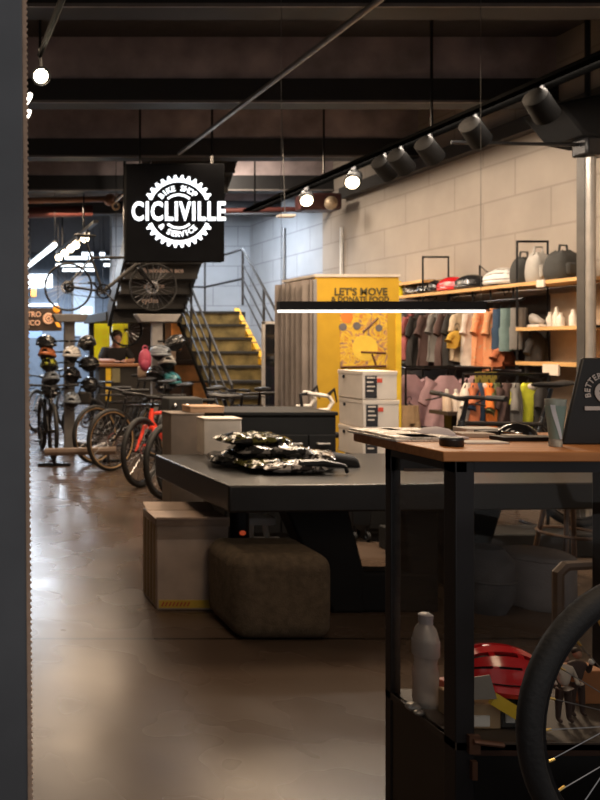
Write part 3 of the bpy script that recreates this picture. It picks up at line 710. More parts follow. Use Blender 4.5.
def make_bike(label, fm, tire_r=.025, R=.36, side=None, bar='flat', group=None, fine=False, barmat=None, nm='bicycle', steer=0.0):
    """bicycle at the origin, heading +X, wheels on z=0"""
    t = thing(nm, (0, 0, 0), label, 'bicycle', group)
    rw, fw, bb = V((-.50, 0, R)), V((.58, 0, R)), V((-.06, 0, R - .06))
    st_, hb, ht = V((-.22, 0, R + .42)), V((.40, 0, R + .28)), V((.365, 0, R + .40))
    f = MB(); f.tube([bb, st_], .017, 10); f.tube([st_ + V((.01, 0, -.05)), ht + V((0, 0, -.02))], .018, 10); f.tube([bb, hb + V((-.005, 0, .03))], .025, 10)
    f.tube([hb, ht], .026, 10)
    for s in (-1, 1):
        f.tube([bb + V((0, s * .03, 0)), rw + V((.12, s * .055, -.01)), rw + V((0, s * .06, 0))], .011, 8)
        f.tube([st_ + V((.01, s * .015, -.06)), rw + V((.06, s * .055, .1)), rw + V((0, s * .06, 0))], .009, 8)
    f.tube([bb + V((0, -.045, 0)), bb + V((0, .045, 0))], .027, 12)
    f.make('frame', fm, t)
    k = MB(); cr_ = V((.41, 0, R + .24))
    k.tube([ht + V((-.005, 0, .03)), cr_], .017, 8)
    k.tube([cr_ + V((0, -.07, 0)), cr_ + V((0, .07, 0))], .02, 8)
    for s in (-1, 1): k.tube([cr_ + V((0, s * .06, 0)), cr_ + V((.05, s * .065, -.08)), fw + V((0, s * .06, 0))], [.02, .018, .012], 8)
    k.make('fork', fm if bar == 'drop' else satin, t)
    make_wheel_parts(t, rw, R, tire_r, side, fine=fine); make_wheel_parts(t, fw, R, tire_r, side, fine=fine)
    s_ = ht + V((-.03, 0, .145 if bar == 'flat' else .27)); MB().tube([ht, s_, s_ + V((.07, 0, .01))], .016, 8).make('stem', satin, t)
    bc = s_ + V((.07, 0, .01)); bm_ = barmat or satin
    if bar == 'flat':
        h = MB().tube([bc + V((-.07, -.36, .02)), bc + V((-.02, -.12, .015)), bc, bc + V((-.02, .12, .015)), bc + V((-.07, .36, .02))], .014, 8).make('handlebar', bm_, t)
        for s in (-1, 1):
            MB().tube([bc + V((-.045, s * .23, .018)), bc + V((-.07, s * .365, .02))], .019, 8).make('grip', rubber, h)
            MB().tube([bc + V((-.03, s * .2, .0)), bc + V((.03, s * .22, -.02)), bc + V((.02, s * .30, -.03))], .006, 6).make('brake_lever', satin, h)
    else:
        h = MB()
        for s in (-1, 1): h.tube([bc, bc + V((0, s * .12, 0)), bc + V((.02, s * .20, 0)), bc + V((.09, s * .215, -.01)), bc + V((.115, s * .22, -.06)), bc + V((.08, s * .225, -.12)), bc + V((-.04, s * .23, -.13))], .017, 8)
        h = h.make('handlebar', bm_, t)
        for s in (-1, 1): MB().tube([bc + V((.085, s * .215, 0)), bc + V((.13, s * .215, .05)), bc + V((.15, s * .215, -.06))], [.016, .014, .006], 6).make('brake_lever', satin, h)
    sp = st_ + V((-.065, 0, .20)); MB().tube([st_, sp], .014, 8).make('seat_post', satin, t)
    sd = MB()
    rings = []
    for x, w_, hgt in ((-.14, .065, .012), (-.10, .075, .022), (-.03, .06, .022), (.05, .03, .02), (.12, .02, .015), (.14, .012, .01)):
        rings.append([sp + V((x, w_ * math.cos(a), .03 + hgt * math.sin(a) + (.012 if x < -.09 else 0))) for a in [2 * PI * q / 12 for q in range(12)]])
    sd.loft(rings).make('saddle', black, t)
    c_ = MB(); c_.torus(bb + V((0, -.055, 0)), .085, .012, N=28, n=4, sq=.3)
    for a in range(5): c_.tube([bb + V((0, -.055, 0)), bb + V((.085 * math.cos(a * 1.257), -.055, .085 * math.sin(a * 1.257)))], .008, 4)
    c_.tube([bb + V((0, -.07, 0)), bb + V((.12, -.08, -.12))], .012, 6); c_.tube([bb + V((0, .05, 0)), bb + V((-.12, .07, .12))], .012, 6)
    c_.make('crankset', satin, t)
    MB().box(bb + V((.12, -.13, -.12)), (.09, .09, .02)).make('pedal', black, t); MB().box(bb + V((-.12, .12, .12)), (.09, .09, .02)).make('pedal', black, t)
    ch = MB(); cs = rw + V((0, -.05, 0)); ce = bb + V((0, -.055, 0))
    ch.tube([cs + V((0, 0, .05)), ce + V((0, 0, .088))], .005, 4); ch.tube([cs + V((.02, 0, -.10)), ce + V((0, 0, -.088))], .005, 4); ch.torus(cs, .05, .018, N=20, n=4, sq=.8)
    ch.make('drivetrain', satin, t)
    return t
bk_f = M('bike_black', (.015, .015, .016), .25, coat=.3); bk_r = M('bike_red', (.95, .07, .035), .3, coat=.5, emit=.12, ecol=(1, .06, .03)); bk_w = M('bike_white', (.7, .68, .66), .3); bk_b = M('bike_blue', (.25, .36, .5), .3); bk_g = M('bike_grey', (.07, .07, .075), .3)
def place(o, fx, fy, heading, label, R=.36, z=0.0):
    """put the front axle at (fx,fy)"""
    o.location = (fx - .58 * math.cos(heading), fy - .58 * math.sin(heading), z); o.rotation_euler = (0, 0, heading); o['label'] = label
    return o
gb = 'bicycles parked in a row'
dg_ = math.radians
b_tan = make_bike('x', bk_f, .026, side=tan, group=gb)
b_blk = make_bike('x', bk_f, .028, group=gb)
place(b_tan, XP(111, 9.2), 9.2, dg_(210), 'black bicycle with tan sidewall tyres, front one of the tan pair')
o = dup(b_tan); place(o, XP(95, 9.75), 9.75, dg_(212), 'black bicycle with tan sidewall tyres, farther one of the tan pair')
place(b_blk, XP(166, 7.5), 7.5, dg_(222), 'black bicycle nearest the black table, its front wheel beside the taped carton')
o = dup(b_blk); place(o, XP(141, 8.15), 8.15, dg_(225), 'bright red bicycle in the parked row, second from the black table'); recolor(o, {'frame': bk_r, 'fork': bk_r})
o = dup(b_blk); place(o, XP(85, 11.3), 11.3, dg_(195), 'dark grey bicycle behind the tan tyred pair'); recolor(o, {'frame': bk_g}); o['group'] = gb
o = dup(b_blk); place(o, XP(53, 10.1), 10.1, dg_(270), 'black bicycle pointing at the camera beside the timber kick bar'); o['group'] = ''; del o['group']
o = dup(b_blk); place(o, XP(36, 13.3), 13.3, dg_(235), 'pale blue bicycle farthest away by the door jamb'); recolor(o, {'frame': bk_b, 'fork': bk_b}); del o['group']
gs = 'dark bicycles in front of the stair'
o = dup(b_blk); place(o, XP(215, 9.35), 9.35, dg_(185), 'dark bicycle in front of the stair, left of its twin'); o['group'] = gs
o = dup(b_blk); place(o, 3.25, 8.8, dg_(85), 'dark bicycle in front of the stair with handlebar near the mirror'); o['group'] = gs
b_wh = make_bike('white drop bar bicycle standing behind the black drawer cabinet', bk_w, .02, bar='drop', barmat=white)
place(b_wh, XP(331, 6.75), 6.75, dg_(-8), 'white drop handlebar bicycle behind the right end of the black drawer cabinet', z=-.0)
# hung bicycle and loose wheel
hb_ = make_bike('x', M('bike_dull', (.03, .028, .027), .5), .011, R=.31, nm='bicycle'); place(hb_, XP(153, 10.2), 10.2, dg_(0), 'thin black bicycle hung from the ceiling in front of the dark stair flight', z=ZP(287, 10.2) - .31)
tag(MB().tube([P(116, 262, 10.2), V((XP(116, 10.2), 10.2, CZ))], .004, 5).make('hanging_cable', satin), 'thin black cable holding up the hung bicycle', 'cable')
lw_ = thing('loose_wheel', P(126, 330, 12.4), 'loose bicycle wheel hung in front of the right yellow panel', 'wheel')
make_wheel_parts(lw_, P(126, 330, 12.4), .26, .014, rotor=False)
MB().tube([P(126, 330, 12.4) + V((0, 0, .25)), V((P(126, 330, 12.4).x, 12.4, uz(12.0)))], .004, 5).make('hanger', satin, lw_)
# timber kick bar on a rack foot
kb = thing('floor_rack', (XP(80, 9.4), 9.4, 0), 'low timber bar on a black floor rack in front of the parked wheels', 'rack')
MB().tube([P(45, 452, 9.35), P(116, 450.5, 9.1)], .045, 8).make('timber_bar', M('bar_wood', (.17, .12, .09), .6), kb)
a, b = FL(38, 466), FL(70, 466)
m = MB(); m.bx(a.x, b.x, a.y - .02, a.y + .05, .0, .035); m.tube([V(((a.x + b.x) / 2, a.y, .02)), P(56, 452, 9.35)], .018, 6)
a2 = FL(108, 462); m.bx(a2.x - .15, a2.x + .15, a2.y - .03, a2.y + .03, 0, .03); m.tube([V((a2.x, a2.y, .02)), P(108, 451, 9.1)], .018, 6)
m.make('rack_foot', satin, kb)

# ------------------------------------------------------------------ helmets and stands
def make_helmet(label, shell_m, group=None, liner=None, nm='bike_helmet'):
    """front towards -Y, sits on z=0, about .21 x .28 x .16"""
    t = thing(nm, (0, 0, 0), label, 'helmet', group)
    MB().ell((0, 0, .045), (.092, .122, .095), 18, 12).make('liner', liner or black, t)
    sh = MB()
    def pt(a, u, k=1.0):   # a across angle, u along -1..1
        x = .108 * math.sin(a) * math.sqrt(max(0, 1 - .75 * u * u)) * k
        z = .05 + .115 * math.cos(a) * math.sqrt(max(0, 1 - .8 * u * u)) * k
        return V((x, .145 * u, z))
    for a in (-1.25, -.78, -.27, .27, .78, 1.25):
        w_ = .17 if abs(a) < 1.2 else .22; rings = []
        for i in range(13):
            u = -1 + 2 * i / 12; u *= .985
            rings.append([pt(a - w_, u), pt(a + w_, u), pt(a + w_ * .8, u, .84), pt(a - w_ * .8, u, .84)])
        sh.loft(rings)
    for u0 in (-.95, -.35, .3, .92):
        rings = []
        for i in range(17):
            a = -1.4 + 2.8 * i / 16; rings.append([pt(a, u0 - .07, .985), pt(a, u0 + .07, .985), pt(a, u0 + .06, .83), pt(a, u0 - .06, .83)])
        sh.loft(rings)
    sh.torus((0, 0, .035), .106, .016, axis='Z', N=36, n=6, sq=1.3)
    for v in sh.bm.verts:
        if abs(v.co.z - .035) < .03: v.co.y *= 1.0
    ring = [v for v in sh.bm.verts]
    n0 = len(ring) - 36 * 6
    for v in ring[n0:]: v.co.y *= 1.33
    sh.make('shell', shell_m, t)
    s = MB()
    for sd in (-1, 1): s.tube([(sd * .09, -.03, .03), (sd * .06, -.03, -.05), (0, -.02, -.09)], .004, 5); s.tube([(sd * .09, .05, .03), (sd * .06, -.03, -.05)], .004, 5)
    s.make('strap', black, t)
    return t
hblack = M('helmet_black', (.02, .02, .022), .25, coat=.4); hwhite = M('helmet_white', (.7, .68, .66), .3); hlime = M('helmet_lime', (.45, .5, .05), .3)
hteal = M('helmet_teal', (.05, .22, .25), .3); hgrey = M('helmet_grey', (.25, .28, .32), .3); horange = M('helmet_orange', (.6, .2, .08), .35); hsilver = M('helmet_silver', (.45, .43, .40), .3)
hstripe = stripe_mat('helmet_white_black', [(.75, .73, .7), (.03, .03, .03), (.7, .68, .65)], 9, .3)
hlb = stripe_mat('helmet_lime_black', [(.03, .03, .03), (.5, .52, .05)], 7, .3)
HD = 10.75
def stand(px, label, hw=.33, gc=(.36, .34, .33), y0=314):
    t = thing('helmet_stand', (XP(px, 10.8), 10.8, 0), label, 'display stand', 'helmet display stands')
    x = XP(px, 10.8); gm = M('stand_grey_%d' % px, gc, .6)
    MB().bx(x - .07, x + .07, 10.78, 10.86, .04, ZP(y0 + 7, 10.8)).make('column', gm, t)
    MB().prism([(x - hw, ZP(y0, 10.7)), (x + hw, ZP(y0, 10.7)), (x + hw * .78, ZP(y0 + 8, 10.7)), (x - hw * .78, ZP(y0 + 8, 10.7))], 10.7, 10.9).make('top_tray', gm, t, bevel=.01)
    MB().bx(x - .18, x + .18, 10.65, 11.0, 0, .04).make('base_plate', satin, t)
    return t, x
s1_, sx1 = stand(69.5, 'grey T shaped helmet stand at left, nearest the door jamb', .24, (.2, .19, .185))
s2_, sx2 = stand(157, 'grey T shaped helmet stand at right, next to the pink bag', .3)
H0 = make_helmet('x', hblack, 'helmets on the left display stand')
hl = [(46, 341, hblack, 'black helmet at the top left of the left stand'), (47, 352, horange, 'dark orange helmet second from the top left of the left stand'), (49, 363, hlb, 'black and lime helmet on the left side of the left stand'),
      (51, 377, hgrey, 'grey helmet under the black and lime one on the left stand'), (50, 389, hblack, 'lowest black helmet on the left of the left stand'),
      (87, 341, hstripe, 'white and black striped helmet at the top right of the left stand'), (72, 352, hwhite, 'white helmet in the middle of the left stand'), (89, 362, hblack, 'glossy black helmet under the striped one on the left stand'),
      (90, 383, hblack, 'lowest glossy black helmet on the right of the left stand'), (72, 373, hblack, 'black helmet in the middle of the left stand below the white one'), (72, 398, hgrey, 'dark helmet at the foot of the left stand column')]
first = True
def put_helmet(px, py, D, mat, label, group, sx, base=None, scale=1.0, yaw=None):
    o = dup(H0)
    o['label'] = label
    if group: o['group'] = group
    elif 'group' in o.keys(): del o['group']
    q = P(px, py, D); o.location = q - V((0, 0, .08 * scale)); o.rotation_euler = (dg_(random.uniform(-25, 5)), 0, dg_(random.uniform(-40, 40)) if yaw is None else yaw); o.scale = (scale,) * 3
    recolor(o, {'shell': mat}); return o
for px, py, mt, lb in hl: put_helmet(px, py, HD - .2, mt, lb, 'helmets on the left display stand', sx1)
hl2 = [(160, 351, hgrey, 'blue grey helmet high on the right stand'), (167, 360, hsilver, 'silver helmet on the right of the right stand'), (171, 378, hteal, 'teal helmet low on the right stand'), (155, 372, hblack, 'black helmet in the middle of the right stand'),
       (176, 341, hstripe, 'striped helmet at the top right of the right stand'), (164, 384, hblack, 'lowest black helmet on the right stand')]
for px, py, mt, lb in hl2: put_helmet(px, py, HD - .2, mt, lb, 'helmets on the right display stand', sx2)
def pegs(t, lst, x):
    for px, py, *_ in lst:
        q = P(px, py, HD - .2); MB().tube([V((x, 10.8, q.z)), q], .012, 5).make('peg', satin, t)
pegs(s1_, hl, sx1); pegs(s2_, hl2, sx2)
bgm = M('pink_bag', (.50, .08, .14), .6)
bg = thing('pink_bag', P(145, 358, 10.5), 'small pink backpack hanging on the left of the right helmet stand', 'bag')
MB().ell(P(145, 360, 10.45), (.085, .06, .15)).make('bag_body', bgm, bg); MB().ell(P(145, 365, 10.39), (.06, .04, .07)).make('front_pocket', M('pink_pocket', (.38, .05, .10), .6), bg)
MB().torus(P(145, 348, 10.45), .03, .01).make('loop', bgm, bg); MB().tube([P(145, 347, 10.45), V((sx2, 10.8, ZP(346, 10.5)))], .008, 5).make('peg', satin, bg)
for k, (px, py, cm, nm) in enumerate(((145, 372, (.4, .28, .2), 'tan'), (160, 395, (.05, .05, .055), 'black'), (84, 398, (.05, .045, .04), 'black'))):
    t = thing('shoulder_bag', P(px, py, 10.9), {0: 'tan pouch hanging below the pink bag', 1: 'black pannier bag at the foot of the right helmet stand', 2: 'dark bag behind the tan tyre wheels'}[k], 'bag')
    MB().box(P(px, py, 10.9), (.2, .1, .18)).make('bag_body', M('bag_%d' % k, cm, .8), t, bevel=.04); MB().torus(P(px, py, 10.9) + V((0, 0, .09)), .06, .01).make('handle', dfab, t)
# ------------------------------------------------------------------ covered yellow kiosk
KD = 7.2
ks = thing('donation_kiosk', (3.74, 7.5, 0), 'tall box with yellow poster front, white top and grey draped side', 'kiosk')
kx0, kx1, kz = XP(315, KD), XP(399, KD), ZP(277, KD)
kym = M('kiosk_yellow', (.58, .36, .03), .5, var=.06)
MB().bx(kx0, kx1, KD, KD + .04, .1, kz).make('front_panel', kym, ks)
MB().bx(kx1 - .03, kx1 + .015, KD - .01, KD + .66, .1, kz - .3).make('side_trim', M('kiosk_trim', (.85, .6, .05), .5), ks)
MB().bx(kx0 - .01, kx1 + .01, KD - .01, KD + .68, kz, kz + .025).make('top_board', M('kiosk_top', (.62, .56, .5), .6), ks)
# wavy grey drape down the left side
dm = M('grey_drape', (.24, .21, .195), .75, var=.2, vscale=4); rings = []
for i in range(41):
    y = KD + .0 + .68 * i / 40; x = kx0 - .035 + .025 * math.sin(i * .9) + .01 * math.sin(i * 2.3)
    rings.append([V((x, y, .1)), V((x - .01, y, .1)), V((x - .01, y, kz - .02)), V((x, y, kz - .02))])
MB().loft(rings).make('side_drape', dm, ks)
MB().bx(kx0 - .02, kx0 + .01, KD - .015, KD, .1, kz - .02).make('corner_post', M('kiosk_post', (.30, .30, .32), .5, .3), ks)
dpap = M('kiosk_ink', (.10, .08, .03), .6)
txt("LET'S MOVE", 360.5, 292, KD, 7.2, dpap, ks, 'lettering', bold=.002)
txt('& DONATE FOOD', 360, 299.3, KD, 5.0, dpap, ks, 'lettering', bold=.001)
# generic printed picture
pic = MB().bx(XP(340, KD), XP(387, KD), KD - .006, KD, ZP(368, KD), ZP(311, KD)).make('printed_picture', stripe_mat('picture_print', [(.62, .24, .07), (.70, .42, .05), (.80, .55, .06), (.60, .33, .12), (.30, .2, .14)], 7, .6), ks)
m = MB(); m.tube([P(365, 348, KD - .008) + V((0, .004, 0)), P(365, 348, KD - .008)], .115, 24); m.make('disc', M('pic_yellow', (.85, .6, .08), .6), pic)
for px, py, r in ((343, 327, .035), (357, 326, .035), (379, 328, .032)): MB().tube([P(px, py, KD - .008) + V((0, .004, 0)), P(px, py, KD - .008)], r, 16).make('grey_dot', M('pic_grey', (.16, .15, .16), .6), pic)
m = MB(); m.tube([P(347, 317, KD - .008) + V((0, .004, 0)), P(347, 317, KD - .008)], .055, 18); m.make('orange_dot', M('pic_orange', (.8, .25, .05), .6), pic)
m = MB()
for a, b in (((361, 352), (386, 353)), ((372, 354), (376, 365)), ((363, 332), (378, 318)), ((341, 367), (386, 366))): MB().tube([P(*a, KD - .009), P(*b, KD - .009)], .009, 4).make('dark_stroke', M('pic_dark', (.12, .05, .03), .6), pic)
MB().bx(kx0, kx1, KD + .1, KD + .6, .0, .1).make('plinth', satin, ks)
# grey curtain behind the kiosk
rings = []
for i in range(49):
    D_ = 8.25 + .02 * math.sin(i * 1.1); x = XP(280, 8.3) + (XP(316, 8.3) - XP(280, 8.3)) * i / 48
    D_ = 8.25 + .04 * math.sin(i * 1.05)
    rings.append([V((x, D_, .05)), V((x, D_ + .01, .05)), V((x, D_ + .01, ZP(287, 8.25))), V((x, D_, ZP(287, 8.25)))])
ct = thing('fitting_room_curtain', (3.6, 8.25, 0), 'brownish grey hanging curtain between the mirror and the yellow kiosk', 'curtain')
MB().loft(rings).make('cloth', M('curtain_grey', (.22, .18, .155), .85, var=.15, vscale=3), ct)
MB().tube([P(279, 286, 8.25), P(317, 286, 8.25)], .015, 8).make('rail', greym, ct)
MB().tube([P(282, 286, 8.25), V((XP(282, 8.25), 8.25, 0))], .015, 8).make('post', greym, ct)
MB().tube([P(282, 286, 8.25), P(291, 296, 8.1)], .02, 6).make('corner_brace', greym, ct)

# ------------------------------------------------------------------ clothes shelving on the right wall
RXF, RXB = 5.1, 5.45
sh = thing('clothes_shelving', (5.27, 7.5, 0), 'tall black metal wall shelving with light oak boards and clothes rail', 'shelving')
def upright(y, ztop):
    m = MB(); t = .014
    m.tube([(RXF, y, 0), (RXF, y, ztop), (RXB - .08, y, ztop), (RXB - .08, y, 0)], t, 4)
    for z in (.4, 1.3, 1.6, 1.97): m.tube([(RXF, y, z), (RXB - .08, y, z)], t * .8, 4)
    m.make('upright', satin, sh)
upright(7.07, 2.365); upright(8.45, 2.38); upright(6.36, 1.97); upright(9.5, 2.15)
def board(y0, y1, z, t=.03): MB().bx(RXF - .015, RXB, y0, y1, z - t, z).make('shelf_board', oak, sh)
board(6.33, 9.0, 1.995); board(6.36, 7.07, 1.605); board(6.36, 7.07, 1.305); board(8.45, 9.5, 2.14)
MB().tube([(RXF + .06, 7.07, 1.86), (RXF + .06, 9.5, 1.86)], .014, 8).make('clothes_rail', satin, sh)
m = MB()
for y in (7.2, 7.5, 7.75, 8.1): m.tube([(RXF + .06, y, 1.86), (RXF + .06, y, 1.97)], .01, 4)
m.make('rail_bracket', satin, sh)
MB().tube([(RXF, 7.0, 1.22), (RXF, 9.5, 1.22)], .016, 6).make('lower_rail', satin, sh)
MB().bx(RXB, RXB + .04, 7.1, 9.5, .3, 1.9).make('back_panel', M('rack_back', (.05, .042, .038), .8), sh)
m = MB(); m.tube([(RXB - .02, 8.05, 2.0), (RXB - .02, 8.05, 2.25), (RXB - .02, 7.75, 2.05), (RXB - .02, 7.75, 2.0)], .008, 4)
tag(m.make('bag_hook_frame', satin), 'thin black wire frame on the top shelf between the two uprights', 'wire frame')
def bag(loc, d, mat, label, rz=0, strap=True, nm='backpack', pk=None):
    t = thing(nm, loc, label, 'bag'); L = V(loc)
    R = Matrix.Rotation(rz, 3, 'Z'); m = MB(); rings = []
    for i in range(9):
        f = i / 8; k = (.82, .97, 1, 1, .98, .95, .88, .7, .35)[i]
        rings.append([L + R @ V((d[0] / 2 * k * math.copysign(abs(math.cos(a)) ** .6, math.cos(a)), d[1] / 2 * k * math.copysign(abs(math.sin(a)) ** .6, math.sin(a)), d[2] * f + .012 * math.sin(5 * a + i))) for a in [2 * PI * q / 20 for q in range(20)]])
    m.loft(rings).make('bag_body', mat, t)
    MB().box(L + R @ V((0, -d[1] * .5, d[2] * .36)), (d[0] * .7, d[1] * .2, d[2] * .42), rz).make('front_pocket', pk or mat, t, bevel=.02)
    MB().tube([L + R @ V((-.05, 0, d[2] * .93)), L + R @ V((-.04, 0, d[2] + .05)), L + R @ V((.04, 0, d[2] + .05)), L + R @ V((.05, 0, d[2] * .93))], .009, 6).make('handle', mat, t)
    return t
dgrey = M('bag_dark', (.05, .05, .048), .85, bump=.3, bscale=40); lgrey = M('bag_light', (.42, .40, .37), .8)
bag((5.24, 7.18, 1.995), (.22, .16, .24), dgrey, 'dark backpack at the left of the three bags on the top shelf', .3)
bag((5.22, 6.98, 1.995), (.19, .15, .26), lgrey, 'light grey backpack standing on the top shelf between two dark bags', .2)
bag((5.25, 6.74, 1.995), (.30, .2, .245), dgrey, 'large black duffel bag at the right end of the top shelf', .3, nm='duffel_bag')
tag(MB().bx(5.07, 5.085, 6.72, 6.8, 1.94, 2.0).make('price_tag', cardw), 'small white price tag on the front edge of the top shelf', 'price tag')
wh = M('white_matte', (.72, .68, .62), .5)
for k, y in enumerate((6.95, 6.85, 6.78, 6.62)):
    t = thing('white_bottle', (5.3 - .02 * k, y, 1.605), ['white squeeze bottle leftmost on the middle shelf', 'tallest white squeeze bottle on the middle shelf', 'short white squeeze bottle next to the tallest one', 'pale squeeze bottle at the right of the middle shelf'][k], 'bottle', 'bottles on the middle shelf')
    hh = (.13, .17, .12, .14)[k]
    MB().lathe([(.0, 0), (.03, 0), (.03, hh * .6), (.014, hh * .8)], (5.3 - .02 * k, y, 1.605), 16).make('bottle_body', wh, t)
    MB().lathe([(.014, hh * .8), (.016, hh * .8), (.012, hh), (.0, hh)], (5.3 - .02 * k, y, 1.605), 12).make('cap', wh, t)
t = thing('shoe', (5.25, 6.98, 1.605), 'pale patterned shoe on the middle shelf left of the bottles', 'shoe')
m = MB(); rings = []
for x, w_, h_ in ((-.13, .02, .06), (-.10, .035, .10), (-.03, .038, .09), (.05, .042, .06), (.11, .038, .045), (.14, .015, .03)):
    rings.append([V((5.22 + w_ * math.cos(a), 7.0 - x * .5, 1.63 + h_ * .5 + h_ * .5 * math.sin(a))) for a in [2 * PI * q / 12 for q in range(12)]])
m.loft(rings).make('upper', M('shoe_grey', (.4, .38, .36), .6), t); MB().box((5.22, 7.0, 1.618), (.08, .14, .025)).make('sole', white, t, bevel=.008)
sg2 = tag(MB().bx(5.06, 5.075, 6.55, 6.72, 1.20, 1.29).make('shelf_notice', cardw), 'white paper notice hanging below the lowest oak shelf', 'notice')
# dark clothes and boxes in the bay behind the lower shelves
bxs = M('beige_board', (.36, .29, .23), .8)
tag(MB().bx(5.38, 5.44, 6.38, 7.05, .1, 1.9).make('backing_board', bxs), 'beige backing board behind the two short oak shelves', 'board')

def put2(px, py, D, mat, label, scale=1.0, yaw=0, group=None):
    o = dup(H0); o['label'] = label
    if group: o['group'] = group
    elif 'group' in o.keys(): del o['group']
    o.location = P(px, py, D); o.rotation_euler = (0, 0, yaw); o.scale = (scale,) * 3; recolor(o, {'shell': mat}); return o
q = put2(0, 0, 1, hwhite, 'white helmet on the top shelf left of the bags', 1.0, .6); q.location = (5.19, 7.38, 1.995)
q = put2(0, 0, 1, hwhite, 'white and black helmet on the shelf right of the yellow bottle', 1.0, .5); q.location = (5.25, 8.78, 1.995); recolor(q, {'shell': hstripe})
gh = 'red and black helmets on the top shelf'
q = put2(0, 0, 1, hblack, 'black helmet on the top shelf left of the red helmet', .95, .3, gh); q.location = (5.22, 8.52, 1.995)
q = put2(0, 0, 1, red, 'red helmet on the top shelf behind the upright', .95, .4, gh); q.location = (5.25, 8.2, 1.995)
q = put2(0, 0, 1, hblack, 'black helmet on the top shelf right of the red helmet', .95, .8, gh); q.location = (5.28, 7.95, 1.995)
yb = thing('yellow_bottle', (5.12, 8.93, 1.995), 'bright yellow bottle at the left end of the top shelf', 'bottle')
yl = M('bottle_yellow', (.9, .75, .02), .4)
MB().lathe([(0, 0), (.045, 0), (.045, .06), (.037, .075), (.045, .09), (.045, .12), (.02, .14)], (5.12, 8.93, 1.995), 18).make('bottle_body', yl, yb); MB().lathe([(.022, .135), (.028, .14), (.026, .165), (0, .17)], (5.12, 8.93, 1.995), 14).make('cap', yl, yb)

# garments -------------------------------------------------------------
def garment(loc, w, h, mat, label, rz=0.0, kind='tee', group=None, nm=None, seed=0, thick=.05, trim=None, cat=None):
    """hangs from loc (hook on the rail)"""
    rnd = random.Random(seed); L = V(loc); R = Matrix.Rotation(rz, 3, 'Z')
    nm = nm or {'tee': 'tee_shirt', 'jersey': 'cycling_jersey', 'shorts': 'cycling_shorts', 'long': 'jacket'}[kind]
    t = thing(nm, loc, label, cat or {'tee': 'shirt', 'jersey': 'jersey', 'shorts': 'shorts', 'long': 'jacket'}[kind], group)
    hg = MB(); hg.torus(L + V((0, 0, -.02)), .02, .003, axis='Y', N=12, n=4, a0=-.5, a1=PI)
    hg.tube([L + R @ V((.0, 0, -.04)), L + R @ V((0, 0, -.06)), L + R @ V((-w * .42, 0, -.11))], .005, 5); hg.tube([L + R @ V((0, 0, -.06)), L + R @ V((w * .42, 0, -.11))], .005, 5)
    hg.make('hanger', satin, t)
    m = MB(); ph = rnd.uniform(0, 6); N = 28
    def tubey(path, n=14):
        rings = []
        for c_, a_, b_, ax in path:
            rings.append([L + R @ (V(c_) + V(ax) * (a_ * math.cos(2 * PI * k / n)) + V((0, b_ * math.sin(2 * PI * k / n), 0))) for k in range(n)])
        m.loft(rings)
    if kind == 'shorts':
        rings = []
        for i in range(5):
            f = i / 4; rings.append([L + R @ V(((w / 2) * math.cos(2 * PI * k / N) * (.85 + .15 * f), thick * (1 + .1 * math.sin(4 * k)) * math.sin(2 * PI * k / N), -.08 - h * .45 * f)) for k in range(N)])
        m.loft(rings)
        for s in (-1, 1):
            tubey([((s * w * .25, 0, -.08 - h * (.42 + .5 * f)), w * .26 * (1 - .1 * f), thick * (1 + .05 * math.sin(9 * f)), (1, 0, 0)) for f in (0, .25, .5, .75, 1)])
    else:
        rings = []
        for i in range(12):
            f = i / 11
            a = (w / 2) * (.34 + 2.6 * f if f < .18 else .82 + .18 * min(1, (f - .18) * 2) + .03 * math.sin(7 * f + ph))
            if i == 0: a = w * .16
            b = thick * (.5 + .5 * min(1, f * 3))
            rings.append([L + R @ V((a * (1 + .05 * math.sin(2 * PI * k / N * 3 + ph * 2 + 6 * f)) * math.cos(2 * PI * k / N), b * math.sin(2 * PI * k / N) + .026 * f * math.sin(2 * PI * k / N * 5 + ph + 4 * f), -.07 - h * f - .015 * f * math.sin(2 * PI * k / N * 2 + ph))) for k in range(N)])
        m.loft(rings)
        ln = .34 if kind != 'long' else .8
        for s in (-1, 1):
            tubey([((s * (w * .33 + w * .22 * f), 0, -.12 - h * ln * f), (.062 + .012 * math.sin(9 * f + ph)) * (w / .45), thick * (.55 + .15 * math.sin(7 * f + ph)), (.8, 0, s * .5)) for f in (0, .3, .6, 1)])
    b = m.make('fabric', mat, t)
    if trim:
        k = MB(); k.ell(L + R @ V((0, -thick * .55, -.10)), (w * .12, .015, .03)); k.make('neck_label', trim, t)
    return t
def cloth(n, c, **k): return M('cloth_' + n, c, .9, var=.15, vscale=10, **k)
corange = stripe_mat('cloth_orange_print', [(.55, .22, .10), (.75, .33, .16), (.62, .42, .26)], 9, .9)
ccream = cloth('cream', (.62, .50, .36)); cwhite = cloth('white', (.62, .56, .50)); cnavy = cloth('navy', (.035, .07, .13)); cteal = cloth('teal', (.16, .24, .24)); cgrey = cloth('grey', (.20, .19, .18)); cdark = cloth('dark', (.03, .028, .028)); clilac = cloth('lilac', (.42, .27, .30)); cpink = cloth('pink', (.35, .10, .10)); csilver = cloth('silver', (.27, .28, .29)); colive = cloth('olive', (.13, .15, .06)); cbrown = cloth('brown', (.10, .06, .055)); cochre = cloth('ochre', (.50, .30, .04)); clime = cloth('lime', (.60, .62, .04)); chot = cloth('hot_orange', (.85, .22, .04)); cred = cloth('red', (.5, .05, .03)); crust = cloth('rust', (.45, .14, .06))
RZ = 1.86
g1 = 'garments on the upper rail near the shelves'
